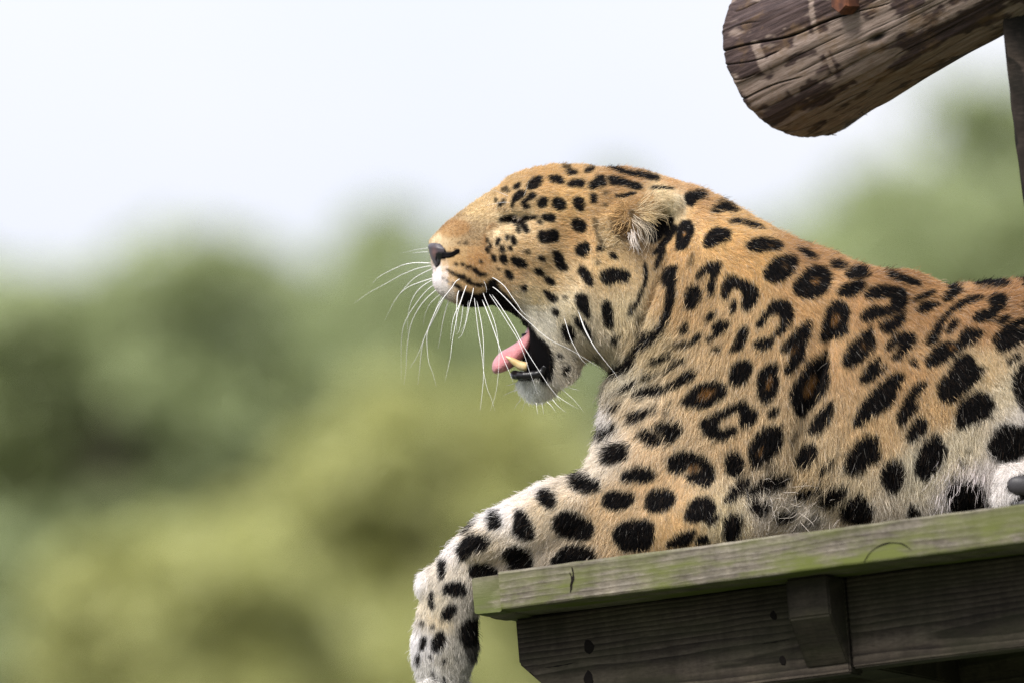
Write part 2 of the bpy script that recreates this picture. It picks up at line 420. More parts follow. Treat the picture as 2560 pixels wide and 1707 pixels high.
def logproj(s_, th_):
    r_ = R0 - TP * s_
    n_ = np.cos(th_)[..., None] * pe + np.sin(th_)[..., None] * ce
    d = A0 + s_[..., None] * axis + r_[..., None] * n_ - ORG; k = DIST / (DIST + d @ Fv)
    return (d @ Rv) * k / S + 1280, 853.5 - (d @ Uv) * k / S, n_ @ (Fv + .0)
SG, TG = np.meshgrid(np.linspace(0, LL, 160), np.linspace(-np.pi, np.pi, 300), indexing='ij'); PXG, PYG, FG = logproj(SG, TG)
fac_ = (np.cos(TG)[..., None] * pe + np.sin(TG)[..., None] * ce) @ (P(1900, 100) - cam_pos) < 0
def seek(px, py):
    """log surface parameters (along, around) of a point given in the photo"""
    e_ = np.where(fac_, (PXG - px) ** 2 + (PYG - py) ** 2, 1e12); k = np.unravel_index(e_.argmin(), e_.shape)
    return SG[k], TG[k]
# drying cracks that wander along the grain: two ends in the photo, depth, half width in radians
crk = np.zeros_like(SS)
for xa, ya, xb, yb, dep, w_ in ((1800, 130, 2150, 30, .006, .010), (1835, 24, 1895, 0, .004, .007), (1962, 330, 2340, 184, .004, .007), (1808, 168, 1960, 120, .003, .006), (1846, 256, 2010, 190, .003, .007), (1812, 204, 1900, 180, .003, .005), (2250, 130, 2420, 40, .004, .007), (1803, 80, 1900, 50, .003, .005), (2030, 290, 2200, 215, .003, .006), (2060, 60, 2240, 5, .003, .005)):
    (s0, t0), (s1, t1) = seek(xa, ya), seek(xb, yb); u = (SS - s0) / (s1 - s0)
    tt = t0 + (t1 - t0) * u + .035 * np.sin(SS * 21 + t0 * 7) * u * (1 - u) * 4 + .03 * (vnoise(np.stack([SS * 16, SS * 0, SS * 0 + t0 * 9], -1), 8) - .5)
    dd = np.abs((LT - tt + np.pi) % (2 * np.pi) - np.pi); e_ = np.exp(-(dd / w_) ** 2) * np.clip(u * 12 + 1, 0, 1) * np.clip((1 - u) * 5, 0, 1)
    rad -= dep * e_; crk = np.maximum(crk, np.clip(e_ * 1.3, 0, 1))
for q in range(34):
    t0 = rng.uniform(-2.7, .5); s0 = rng.uniform(-.1, .5); s1 = s0 + rng.uniform(.08, .45)
    tt = t0 + .03 * (vnoise(np.stack([SS * 12, SS * 0, SS * 0 + q], -1), 18) - .5) + SS * rng.normal(0, .05)
    dd = np.abs((LT - tt + np.pi) % (2 * np.pi) - np.pi); e_ = np.exp(-(dd / .0055) ** 2) * np.clip((SS - s0) * 30, 0, 1) * np.clip((s1 - SS) * 15, 0, 1)
    rad -= .0012 * e_; crk = np.maximum(crk, .75 * e_)
LPX, LPY, _ = logproj(SS, LT)
kd = np.exp(-(((LPX - 2192) * .95 + (LPY - 97) * .3) / 17) ** 2 - (((LPY - 97) * .95 - (LPX - 2192) * -.3) / 8) ** 2) * ((np.sin(LT) < .2)); rad -= .006 * kd; crk = np.maximum(crk, np.clip(kd * 1.2, 0, 1))
round_ = np.clip(1 - SS / .012, 0, 1); rad *= 1 - .05 * round_ ** 2
endj = .008 * (vnoise(np.stack([np.cos(LT) * 5, np.sin(LT) * 5, LT * 0], -1), 12) - .5) * np.clip(1 - SS / .05, 0, 1)
lv = A0 + (SS + endj)[..., None] * axis + (rad * np.cos(LT))[..., None] * pe + (rad * np.sin(LT))[..., None] * ce
logE = empty('log', A0)
tag(logE, 'thick weathered log with a rounded sawn end overhanging at top right', 'log')
lv_, lf_ = loft([lv[i] for i in range(nl)])
me = mesh('log', lv_ - A0, lf_)
# paint layer of the log: bark remains and fresh scrapes at their own places (along s, around theta)
cs_, sn_ = np.cos(LT), np.sin(LT)
pat = vnoise(np.stack([cs_ * 3.4 + 2, sn_ * 3.4, SS * 9], -1), 21) * .42 + vnoise(np.stack([cs_ * 9, sn_ * 9, SS * 34], -1), 22) * .34 + vnoise(np.stack([cs_ * 24, sn_ * 24, SS * 90], -1), 23) * .16 + vnoise(np.stack([cs_ * 70, sn_ * 70, SS * 70], -1), 24) * .08
pat = np.clip((pat - .45) / .065, 0, 1)
near_ = np.sin(LT) < .2
for pl, w_ in (([(2029, 0), (2036, 75), (2058, 120), (2086, 172)], 7), ([(1886, 112), (1900, 140), (1916, 177)], 11), ([(1935, 150), (1955, 185), (1990, 222)], 13), ([(1990, 215), (2010, 190), (2040, 165)], 11), ([(2100, 140), (2125, 170), (2150, 195)], 10), ([(2100, 130), (2150, 105), (2220, 92)], 22)):
    q = resample(np.array(pl, float), 24); dmin = np.full(LPX.shape, 1e9)
    for x_, y_ in q: dmin = np.minimum(dmin, np.hypot(LPX - x_, LPY - y_))
    pat = np.where(near_, pat * np.clip((dmin - w_ * .7) / (w_ * .5) + .4 * (vnoise(np.stack([LPX / 9, LPY / 9, LPX * 0], -1), 31) - .5), 0, 1), pat)
for nm_, arr_ in (('bark', pat), ('crack', crk)):
    at = me.attributes.new(nm_, 'FLOAT', 'POINT'); at.data.foreach_set('value', arr_.ravel().astype(np.float32))
lm, t, b = mat('log_wood', rough=.82, spec=.25)
g = t.nodes.new('ShaderNodeTexCoord').outputs['Object']
an = t.nodes.new('ShaderNodeAttribute'); an.attribute_name = 'bark'
M3 = Matrix([axis, pe, ce]); eul = M3.to_euler()
lg = mapping(t, g, (1, 1, 1), tuple(eul))
fib = noise(t, mapping(t, lg, (10, 240, 240)), 1.5, 6, .7); blo = noise(t, mapping(t, lg, (9, 14, 14)), 2.2, 6, .65)
c0 = ramp(t, fib, [(.25, (.11, .078, .06)), (.5, (.20, .15, .122)), (.75, (.30, .24, .205))])
c1 = ramp(t, fib, [(.3, (.016, .010, .010)), (.5, (.042, .026, .023)), (.72, (.09, .062, .056))])
c2 = ramp(t, blo, [(.35, (.06, .035, .018)), (.6, (.14, .085, .04))])
c = mixc(t, an.outputs['Fac'], c0, c1)
c = mixc(t, ramp(t, blo, [(.52, (0, 0, 0)), (.66, (.6, .6, .6))]), c, c2)
cn_ = t.nodes.new('ShaderNodeAttribute'); cn_.attribute_name = 'crack'; c = mixc(t, cn_.outputs['Fac'], c, (.012, .009, .008))
t.links.new(c, b.inputs['Base Color']); bump(t, b, fib, .5, .002)
link('wood', me, lm, logE)
# rusty bolt head on the log's near side, at the top edge of the view
rust, t, b = mat('rust', rough=.9)
g = t.nodes.new('ShaderNodeTexCoord').outputs['Object']
t.links.new(ramp(t, noise(t, g, 90, 6), [(.35, (.05, .016, .008)), (.65, (.14, .046, .018))]), b.inputs['Base Color'])
def logpt(s_, th_, out=0.0):
    r_ = R0 - TP * s_ + out
    return A0 + s_ * axis + r_ * (math.cos(th_) * pe + math.sin(th_) * ce), math.cos(th_) * pe + math.sin(th_) * ce
def bolt(s_, th_, r_, h_):
    p, n_ = logpt(s_, th_, -.004); u = axis; v_ = np.cross(n_, u)
    th6 = np.linspace(0, 2 * np.pi, 6, endpoint=False) + .3
    rings = [p - A0 + n_ * hh + rr * (np.cos(th6)[:, None] * u + np.sin(th6)[:, None] * v_) for hh, rr in ((0, r_), (h_ * .85, r_), (h_, r_ * .85))]
    part('bolt_head', loft(rings), rust, logE)
bs, bt = seek(2123, 2); bolt(bs, bt, .0185, .022)
# loose splinters under the log's rim
vv, ff, nb = [], [], 0
for q in range(9):
    s_ = rng.uniform(.004, .10) if q < 12 else rng.uniform(.1, .35); th_ = rng.normal(-.1, .12)
    p, n_ = logpt(s_, th_, -.003); d = n_ * rng.uniform(.003, .010) + axis * rng.normal(0, .006) + ce * rng.normal(0, .004)
    v, f = tube(resample([p - A0, p - A0 + d * .6, p - A0 + d + axis * rng.normal(0, .004)], 5), np.linspace(.0012, .0003, 5), 5)
    vv.append(v); ff += [tuple(x + nb for x in q_) for q_ in f]; nb += len(v)
ob = link('splinter', mesh('splinter', np.concatenate(vv), ff), lm, logE); ob['kind'] = 'stuff'

# post at the right edge, standing behind the platform's end and holding the log
PD = -.262
pA, pB = P(2501, 30, PD), P(2560, 527, PD)
dv = (pB - pA) / (pA[2] - pB[2])                       # per metre downwards
foot = pA + dv * (pA[2] - pc[2] - .002); topp = pA - dv * .004
postE = empty('post', foot)
tag(postE, 'dark square wooden post standing at the right edge under the log', 'post')
pw = .075; yaw = R_(-14)
ex = np.array([math.cos(yaw), math.sin(yaw), 0]); ey = np.array([-math.sin(yaw), math.cos(yaw), 0])
rings = []
for k, z in enumerate(np.linspace(foot[2], topp[2], 90)):
    cpt = foot + (topp - foot) * ((z - foot[2]) / (topp[2] - foot[2])); jit = lambda a: (vnoise(np.array([[z * 9, a, 0.]]))[0] - .5) * .004 + (vnoise(np.array([[z * 45, a, 3.]]))[0] - .5) * .0018
    q = []
    for i, (sx, sy) in enumerate(((0, 0), (.004, -.004), (pw - .004, -.004), (pw, 0), (pw, pw), (0, pw))):
        q.append(cpt + ex * (sx + jit(i * 3.3)) + ey * (sy + jit(i * 5.1 + 9)) - foot)
    rings.append(np.array(q))
Wp = wood('post_wood', (.005, .004, .003), (.012, .009, .007), (.045, .034, .028), .2, (.01, .013, .005), rot=(0, R_(90), 0), ring=30)
part('timber', loft(rings[::-1]), Wp, postE)
# ================================================================== the leopard
# coat markings and some painted shade, traced as outlines in small windows of the photograph: window -> (x0, y0, scale)
WIN = {'A': (1040, 380, .27234), 'B': (1000, 600, .27234), 'C': (1480, 450, .27234), 'D': (1480, 870, .27234),
       'E': (1920, 640, .27234), 'F': (1920, 960, .27234), 'G': (1000, 1200, .32342), 'H': (1140, 1260, .33163), 'I': (1780, 1200, .33163)}
# first letter: x black mark, s soft or faint mark, t tan heart of a rosette, b brown shade
MARKS = {'A': '''x 1015,355 1020,310 1060,265 1110,240 1150,240 1145,290 1110,330 1070,355
x 1215,240 1250,225 1310,240 1350,275 1345,300 1300,295 1240,285
x 1365,180 1420,175 1480,200 1440,220 1390,215
s 1330,150 1380,135 1420,160 1370,165
x 1535,185 1570,160 1640,150 1600,185 1560,200
x 1380,310 1400,285 1460,270 1530,265 1535,310 1510,340 1460,330 1410,325
x 1580,330 1585,290 1630,275 1650,235 1690,225 1725,240 1735,310 1710,320 1670,325 1640,350 1600,350
x 1755,240 1790,230 1850,245 1950,280 2040,305 2065,340 2030,355 1960,340 1880,310 1830,315 1780,320
x 1700,130 1760,135 1850,165 1950,195 2080,205 2220,240 2200,270 2110,255 2000,235 1900,210 1800,175
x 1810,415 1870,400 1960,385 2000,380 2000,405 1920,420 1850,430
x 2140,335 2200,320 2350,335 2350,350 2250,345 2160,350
x 890,350 900,320 940,295 960,300 945,335 910,355
s 780,370 800,345 835,330 835,355 860,365 850,385 815,370
x 880,470 880,440 910,400 940,370 990,375 995,400 970,430 930,450 895,475
x 1015,440 1030,405 1060,385 1090,400 1090,430 1050,440 1000,475 960,495 970,465
x 975,515 1000,490 1040,500 1030,520 1000,528
x 865,510 880,475 895,480 885,510
x 1105,480 1130,440 1165,428 1200,445 1200,485 1170,515 1125,518
x 1245,490 1255,445 1290,430 1330,445 1365,480 1360,520 1330,545 1280,535
x 1430,470 1455,435 1490,425 1520,445 1540,480 1525,510 1525,550 1495,545 1460,520
x 1590,440 1595,405 1630,390 1655,420 1650,455 1625,480 1600,465
s 1705,380 1740,375 1760,390 1720,400
s 1705,490 1740,480 1755,510 1720,520
x 1140,610 1180,585 1230,578 1265,595 1265,635 1230,650 1185,635
x 755,640 780,615 840,592 895,588 910,630 880,655 840,645 800,650
s 890,655 960,638 1040,602 1110,596 1060,626 970,660 900,674
x 1040,610 1090,600 1120,605 1060,630
x 905,655 930,640 960,618 1000,592 1030,600 1000,632 950,662 920,668
x 915,700 935,680 950,735 945,750 925,745
x 950,670 990,665 1015,690 1030,745 1005,745 975,725
x 1110,635 1140,640 1160,665 1135,670
x 1120,760 1140,735 1180,745 1230,725 1270,725 1300,760 1300,810 1275,835 1230,830 1170,845 1125,825
x 1420,660 1440,630 1500,625 1550,670 1550,720 1510,745 1465,735 1430,705
x 735,870 735,820 760,795 770,815 755,860
x 820,800 840,770 850,780 840,825
x 865,790 885,775 920,835 905,860 880,850
x 640,830 650,795 660,800 660,840
x 670,850 690,840 690,880 672,880
x 635,890 655,880 680,920 670,940 645,915
x 765,890 780,865 805,885 805,925 785,925
x 840,875 870,870 885,905 855,908
x 765,970 780,945 820,955 840,990 830,1025 795,1025 770,1000
x 685,960 700,940 725,965 740,1010 715,1015
s 985,915 1030,910 1050,940 1015,940
x 870,985 885,970 930,980 970,990 1000,1020 1015,1060 970,1060 920,1050 880,1020
x 1110,970 1140,960 1180,985 1175,1005 1140,1005
x 1250,930 1280,920 1320,935 1350,985 1355,1030 1390,1070 1370,1090 1330,1090 1290,1060 1265,1000
x 1455,890 1500,850 1545,830 1580,855 1585,905 1560,940 1540,970 1495,950 1465,935
x 1650,890 1685,860 1720,880 1700,915 1665,912
x 1765,935 1795,925 1835,960 1830,985 1795,985 1770,960
s 1645,1040 1660,995 1685,1000 1670,1035
x 1480,1100 1505,1060 1550,1070 1580,1100 1620,1190 1610,1235 1570,1215 1525,1160
x 1685,1130 1720,1095 1790,1075 1870,1085 1950,1110 1950,1150 1915,1205 1850,1185 1790,1215 1740,1215 1700,1175
x 1080,1085 1110,1065 1150,1090 1170,1125 1160,1145 1110,1125
x 1165,1155 1200,1145 1250,1175 1265,1210 1240,1230 1200,1215
x 810,1100 840,1085 870,1110 890,1160 880,1180 840,1160
x 955,1250 985,1220 1010,1235 1015,1265 985,1280
x 1165,1280 1190,1270 1230,1305 1300,1335 1275,1380 1230,1365 1195,1320
s 1345,1335 1365,1325 1385,1355
s 735,1075 775,1075 770,1095
x 575,1005 595,985 615,1020 600,1035
b 625,970 645,965 660,1000 640,1010
x 352,1030 380,1018 388,1045 360,1048
x 408,1030 440,1018 448,1045 415,1052
x 455,1060 490,1038 518,1055 490,1078 460,1078
x 510,1090 530,1065 565,1070 575,1105 640,1115 650,1135 610,1145 570,1145 550,1110
x 280,1085 300,1080 350,1110 400,1130 455,1125 455,1175 420,1180 370,1150 320,1115
x 450,1190 470,1165 510,1165 510,1200 560,1205 620,1215 640,1225 600,1240 540,1235 490,1215 455,1205
b 250,650 400,620 500,680 470,760 330,800 200,760
s 385,845 400,835 405,848
s 420,842 436,834 440,850
s 455,838 472,828 476,850 460,852
b 640,680 720,650 760,680 690,720 650,740
b 600,780 640,740 650,860 620,900
s 715,450 735,430 745,465 725,470
x 750,490 775,475 782,505 760,517
s 780,455 815,450 812,492 790,490
b 690,520 780,530 900,530 840,548 700,548
s 1610,620 1625,610 1640,700 1625,700
s 1640,740 1660,750 1690,830 1665,820''',  # thin bars above the ear: its shadow line painted into the coat
'B': '''x 1600,530 1630,500 1700,510 1725,540 1725,600 1740,730 1710,700 1640,640
x 1850,640 1865,545 1915,570 1935,640 1955,760 1940,800 1900,800 1860,740
x 790,400 850,370 890,400 890,450 960,510 1050,590 1080,640 1070,685 1000,655 900,610 790,615 700,625 640,620 580,595 550,520 550,470 600,470 650,490 700,500 760,495 800,470
x 470,400 520,405 560,430 580,450 550,460 500,430
s 385,350 400,345 402,362
s 420,370 440,365 440,385
x 1390,650 1415,630 1455,650 1460,680 1420,690
x 1485,810 1510,780 1560,780 1600,840 1600,890 1570,920 1510,920 1490,870
x 1590,740 1610,710 1660,730 1720,790 1750,850 1760,915 1730,900 1680,840 1630,790
x 1435,1050 1460,1030 1485,1055 1475,1080 1450,1080
x 1485,1200 1510,1165 1555,1150 1560,1175 1520,1220 1490,1235
s 1575,1075 1600,1060 1610,1070 1590,1085
s 1490,530 1510,510 1530,545
x 2220,230 2240,225 2262,310 2250,400 2218,470 2188,560 2125,655 2100,695 2085,650 2150,575 2185,500 2228,400 2235,320
x 1925,900 1980,880 2015,880 1990,930 1940,950
s 2150,740 2200,670 2240,680 2190,750 2160,790
x 1940,1230 1970,1170 2050,1110 2120,1050 2130,990 2200,920 2300,850 2350,800 2350,900 2260,980 2190,1020 2180,1080 2120,1170 2050,1220 1970,1260 1940,1280
s 1765,1080 1800,1030 1830,1060 1840,1110 1850,1160 1800,1150
x 2020,1390 2050,1350 2100,1310 2170,1285 2170,1310 2110,1350 2060,1385
s 1915,1465 1950,1420 1990,1380 2000,1400 1960,1440
x 1000,650 1080,690 1160,740 1200,790 1250,880 1320,930 1375,1010 1395,1100 1390,1200 1385,1275 1320,1290 1270,1260 1240,1265 1130,1275 1050,1275 1030,1215 1070,1180 1140,1180 1100,1030 1100,950 1090,850 1080,790 1050,720''',
'C': '''x 840,150 870,125 950,115 1020,130 1030,165 960,190 930,240 890,245 850,215
x 1080,290 1120,240 1180,215 1240,235 1320,290 1310,310 1230,295 1160,300 1090,320
x 1240,400 1290,375 1370,385 1450,410 1540,440 1550,470 1480,460 1420,465 1400,430 1330,415 1260,420
x 770,560 770,480 800,410 850,380 900,400 920,450 915,500 880,550 860,620 800,650 760,640
t 815,500 830,470 855,480 850,530 820,540
x 1010,620 1020,550 1060,490 1120,450 1170,465 1240,480 1250,530 1210,570 1160,580 1110,600 1050,630
x 1390,600 1440,565 1520,545 1590,560 1680,590 1720,630 1660,650 1580,655 1520,665 1450,660 1410,640
t 1580,592 1640,605 1635,625 1570,618
x 765,425 745,500 700,570 650,610 600,660 540,700 600,610 660,540 710,480 740,430
x 570,770 600,690 640,630 665,640 640,720 590,800 560,840
x 640,940 650,870 690,820 770,805 755,850 745,950 745,1050 735,1130 705,1230 665,1310 640,1390 560,1450 480,1510 400,1568 360,1568 420,1520 500,1470 570,1400 620,1300 650,1200 660,1080 680,990 640,980
s 860,770 880,740 900,690 920,680 900,740 920,770 870,810
x 940,900 960,860 1020,800 1080,770 1150,755 1160,800 1150,850 1110,880 1110,950 1100,1040 1060,1055 1035,1020 1040,960 1080,890 1060,850 1000,880 960,930
x 850,1040 880,990 930,965 970,1000 990,1070 960,1120 920,1180 870,1180 835,1160 845,1100
x 1170,1060 1175,980 1220,900 1280,880 1310,915 1380,930 1450,970 1500,1020 1490,1090 1450,1150 1400,1200 1350,1180 1350,1120 1370,1060 1330,1010 1290,990 1250,1010 1230,1070 1200,1110
x 1240,1190 1260,1130 1295,1100 1300,1170 1280,1220 1255,1230
x 1560,850 1590,790 1660,720 1760,705 1840,730 1855,780 1800,850 1760,910 1680,940 1600,940 1555,900
t 1700,810 1740,780 1770,790 1740,825
x 1815,1000 1850,930 1920,850 2000,800 2080,810 2150,850 2165,920 2130,1010 2060,1070 1960,1095 1890,1080 1840,1040
t 1965,955 2000,910 2055,915 2060,955 2010,980
x 1830,660 1880,650 1950,660 2010,700 2050,735 2010,745 1950,720 1880,680
s 1910,560 1960,555 2030,600 2020,620 1950,600
x 2130,640 2190,625 2270,660 2350,700 2340,715 2250,690 2160,665
x 2150,780 2190,755 2270,765 2320,800 2290,830 2220,825 2170,805
x 1490,1320 1520,1270 1570,1220 1600,1150 1670,1115 1750,1110 1800,1170 1810,1260 1790,1310 1740,1370 1680,1420 1640,1420 1660,1370 1700,1310 1700,1240 1660,1210 1610,1240 1580,1290 1540,1340 1500,1350
x 1460,1500 1490,1460 1550,1460 1620,1430 1650,1450 1620,1520 1560,1550 1490,1550
x 1030,1290 1040,1240 1090,1210 1120,1220 1090,1270 1050,1305
x 1080,1360 1100,1330 1150,1290 1200,1300 1245,1310 1230,1350 1170,1400 1110,1450 1030,1480 1030,1450 1080,1420 1120,1390
x 790,1390 810,1330 850,1320 880,1345 860,1390 810,1420
x 730,1510 780,1480 830,1500 900,1470 950,1420 980,1400 970,1460 900,1510 840,1540 800,1510 740,1530
x 1250,1560 1290,1490 1320,1390 1370,1340 1410,1350 1405,1420 1370,1500 1320,1568 1260,1568
x 1060,1568 1100,1530 1160,1510 1160,1560
s 380,1310 420,1240 460,1230 430,1290 400,1340
s 370,1430 420,1390 440,1400 390,1450
b 540,400 640,350 710,370 690,440 610,520 540,570 500,480
x 500,410 640,350 735,345 725,430 650,515 560,590 500,560 480,470
s 170,430 260,400 340,440 365,530 300,575 210,520
x 560,430 630,400 650,420 600,500 550,520 530,480
b 150,440 230,400 330,440 360,520 300,560 200,510
s 250,470 330,460 370,530 320,560
s 340,290 380,290 370,350 340,340
s 20,380 35,360 50,470 40,520
s 40,500 60,520 100,600 70,590''',  # ear marks darken its hollow: painted shade together with brown pigment
'D': '''x 530,130 560,90 620,85 680,50 730,40 710,80 650,115 600,120 550,145
x 630,220 670,190 740,130 800,90 840,95 830,130 770,150 720,180 660,215
x 450,250 500,225 560,230 540,255 480,255
x 270,380 310,330 370,300 410,300 370,345 310,385
s 160,460 200,410 250,370 250,390 200,440
x 400,400 450,370 540,345 620,345 700,330 760,270 830,210 890,190 930,230 920,260 860,300 790,340 720,360 660,390 560,425 450,440 405,425
x 790,490 850,440 900,380 980,320 1080,300 1150,310 1200,340 1210,400 1170,440 1110,490 1020,535 930,525 850,510
t 950,440 990,380 1060,350 1120,370 1110,410 1050,460 980,465
x 1240,260 1260,180 1310,120 1380,100 1440,120 1440,200 1400,270 1350,320 1290,325 1250,300
x 1490,330 1500,240 1550,180 1620,130 1680,140 1680,210 1650,220 1690,300 1680,360 1640,430 1600,470 1560,500 1530,450 1500,400
t 1580,270 1620,220 1640,280 1610,350 1580,380 1560,330
x 1790,400 1810,340 1870,280 1930,150 2000,100 2080,60 2140,30 2140,150 2145,290 2110,400 2030,500 1960,550 1900,610 1850,570 1810,490
t 1890,400 1940,290 1990,230 2030,240 2030,320 1990,400 1930,450
x 1740,220 1750,150 1810,80 1880,0 1920,0 1920,60 1880,130 1820,200 1770,230
x 170,580 180,530 230,495 280,485 260,530 220,560
x 330,640 340,590 400,570 480,560 580,540 570,570 510,610 440,650 380,680 340,680
x 685,490 715,470 718,502
x 645,580 680,555 692,575 660,592
x 420,790 440,750 500,735 560,735 600,790 630,830 600,880 530,875 460,840
x 580,720 610,680 680,665 760,675 820,710 815,760 760,810 690,860 660,855 650,800 620,760
x 980,690 1020,650 1080,610 1180,560 1270,520 1360,480 1400,480 1390,530 1470,560 1485,620 1450,680 1390,710 1330,700 1320,650 1350,600 1310,570 1240,600 1170,640 1130,690 1150,730 1200,730 1260,700 1310,710 1300,760 1230,800 1150,830 1080,810 1020,760
x 60,850 90,790 140,740 200,690 240,700 230,750 170,790 110,830
x 95,1000 120,940 180,910 250,880 310,885 330,930 310,1000 260,1030 210,1030 160,1050 120,1045
x 255,1170 290,1110 370,1090 430,1070 520,1085 570,1140 550,1190 470,1215 390,1200 300,1210
x 680,1060 690,1000 760,950 850,930 920,950 1000,980 1060,1030 1100,1100 1100,1170 1060,1230 1000,1250 930,1220 850,1180 850,1140 910,1130 970,1110 990,1080 950,1050 880,1060 820,1130 760,1140 710,1110
t 860,1060 920,1040 980,1080 940,1120 880,1120
x 1200,1010 1230,960 1320,935 1340,980 1370,1040 1370,1100 1340,1150 1290,1170 1230,1140 1210,1070
x 1420,920 1450,840 1510,760 1590,710 1680,690 1720,740 1720,850 1680,920 1620,990 1560,1030 1480,1080 1440,1085 1430,1000
t 1480,940 1510,890 1550,900 1540,950 1500,970
x 1590,600 1610,550 1680,520 1690,560 1660,610 1600,625
x 1930,780 1980,700 2030,620 2080,560 2150,490 2190,480 2180,560 2150,650 2090,720 2030,775 1980,760
s 1790,870 1810,800 1860,720 1850,790 1820,850
x 1845,1040 1860,960 1910,890 1980,860 2050,880 2040,950 2000,1030 1950,1080 1880,1085
x 2050,1150 2080,1080 2140,1030 2180,990 2190,1030 2150,1080 2100,1140
s 1540,1100 1580,1060 1680,1020 1660,1070 1600,1110
x 1190,1400 1220,1330 1280,1250 1320,1200 1430,1170 1420,1220 1360,1290 1300,1350 1230,1395
x 1375,1330 1420,1270 1490,1220 1560,1170 1660,1140 1790,1145 1770,1200 1720,1250 1620,1275 1510,1290 1430,1320 1390,1340
x 90,1390 120,1320 180,1295 290,1300 360,1310 380,1350 340,1420 260,1455 170,1455 110,1430
x 475,1420 500,1340 530,1290 600,1275 700,1285 750,1330 740,1390 680,1450 600,1485 520,1470
x 850,1480 880,1410 960,1345 1040,1350 1100,1400 1110,1460 1080,1510 1030,1568 860,1568 830,1520
x 80,1240 50,1290 -60,1310 -140,1290 -210,1230 -180,1180 -90,1160 0,1180
x 1400,1410 1450,1360 1520,1385 1640,1380 1600,1430 1560,1500 1500,1490 1440,1450
x 1650,1500 1700,1480 1860,1475 1850,1520 1780,1570 1700,1560
x 1820,1340 1880,1290 1960,1250 2070,1240 2080,1270 2000,1320 1890,1370
x 2030,1400 2070,1350 2130,1290 2200,1240 2280,1250 2330,1290 2270,1330 2240,1380 2200,1430 2110,1425''',
'E': '''x 680,190 720,140 800,115 880,125 910,170 880,210 800,220 720,215
x 600,350 640,300 700,265 790,240 860,245 850,290 800,340 740,380 650,370
s 820,50 860,45 950,75 1000,95 960,100 880,80
x 1060,165 1100,155 1200,185 1290,215 1380,270 1320,275 1220,255 1130,225 1080,200
x 850,370 890,310 990,285 1120,290 1200,320 1235,380 1230,450 1190,500 1100,530 1010,550 940,580 870,600 815,580 840,510 900,470 990,455 1060,470 1100,420 1070,380 1000,395 900,410
x 450,760 460,690 480,600 500,510 560,440 630,410 680,450 710,500 700,570 690,640 695,690 640,730 560,755 490,770
t 530,620 560,560 600,515 635,530 620,600 580,650 540,645
x 85,880 110,820 180,740 250,670 320,610 370,605 350,700 310,800 290,900 250,980 190,1050 140,1080 130,1010 170,930 200,860 150,870 100,890
t 170,860 230,800 245,840 200,895
x 655,960 680,880 740,790 820,720 890,670 920,650 910,740 950,790 930,830 880,890 830,950 770,990 700,1005 660,990
t 800,830 850,780 870,820 820,850
x 980,640 1030,600 1110,570 1200,520 1225,530 1200,610 1150,660 1090,710 1050,700 1000,670
x 1030,850 1060,790 1120,730 1200,700 1280,710 1310,750 1290,810 1230,870 1180,930 1110,950 1100,920 1150,860 1180,810 1160,790 1110,830 1060,865
x 805,1140 830,1080 870,1010 920,950 990,920 1000,960 950,1040 990,1030 1060,970 1050,1010 990,1070 920,1120 860,1155
x 755,1510 780,1450 820,1370 870,1290 950,1210 1050,1110 1130,1065 1195,1075 1190,1150 1130,1230 1130,1290 1080,1360 1000,1410 900,1470 830,1530 780,1540
b 920,1350 1000,1260 1070,1250 1040,1310 950,1370
x 1140,1500 1150,1420 1210,1330 1240,1240 1310,1170 1400,1140 1415,1180 1370,1230 1310,1290 1280,1340 1340,1330 1330,1390 1270,1440 1220,1520 1170,1540
x 1260,950 1290,930 1330,960 1320,1000 1290,1010
x 1285,420 1330,380 1410,345 1490,320 1470,360 1390,390 1310,430
x 1320,510 1350,450 1420,410 1480,440 1540,430 1500,470 1440,500 1370,520
x 1560,410 1590,350 1630,300 1700,275 1780,265 1760,310 1690,350 1640,400 1590,425
x 1410,800 1430,740 1480,660 1550,560 1640,480 1740,410 1850,390 1930,395 1880,420 1790,450 1700,490 1620,540 1570,600 1540,700 1500,790 1440,810
x 1830,570 1870,520 1940,500 2000,500 1990,460 1970,420 2030,380 2120,370 2150,410 2110,480 2060,530 2000,590 1930,605 1860,600
x 1580,700 1610,640 1650,590 1710,580 1690,640 1630,690 1590,715
x 1880,290 1900,250 1990,235 2130,230 2200,240 2180,280 2090,310 1990,310 1920,310
x 2290,235 2400,225 2420,260 2350,290 2300,275
x 2040,620 2070,580 2130,550 2180,560 2130,600 2080,630
x 2000,780 2050,720 2120,650 2200,600 2350,575 2450,600 2350,650 2270,640 2190,690 2350,660 2440,700 2350,760 2250,800 2170,850 2090,880 2050,840 2050,790
x 2310,490 2320,420 2370,390 2420,440 2370,530
x 2140,970 2180,920 2260,890 2280,900 2220,950 2160,985
x 2290,860 2360,820 2420,830 2350,870 2310,880
x 1420,1000 1420,940 1460,870 1530,810 1600,780 1650,800 1700,770 1730,700 1790,665 1850,680 1920,690 1910,740 1850,790 1770,820 1720,850 1640,910 1570,960 1500,1000 1440,1010
t 1600,830 1660,800 1690,830 1630,870
x 1510,1180 1560,1110 1640,1040 1660,960 1720,900 1790,905 1840,950 1850,1010 1900,1010 1930,1050 1870,1120 1820,1180 1760,1220 1700,1290 1620,1330 1560,1310 1525,1250
b 1660,1120 1700,1060 1750,1060 1720,1110
x 2190,1180 2200,1090 2250,1010 2350,970 2450,1000 2480,1200 2400,1400 2350,1400 2270,1380 2230,1290''',
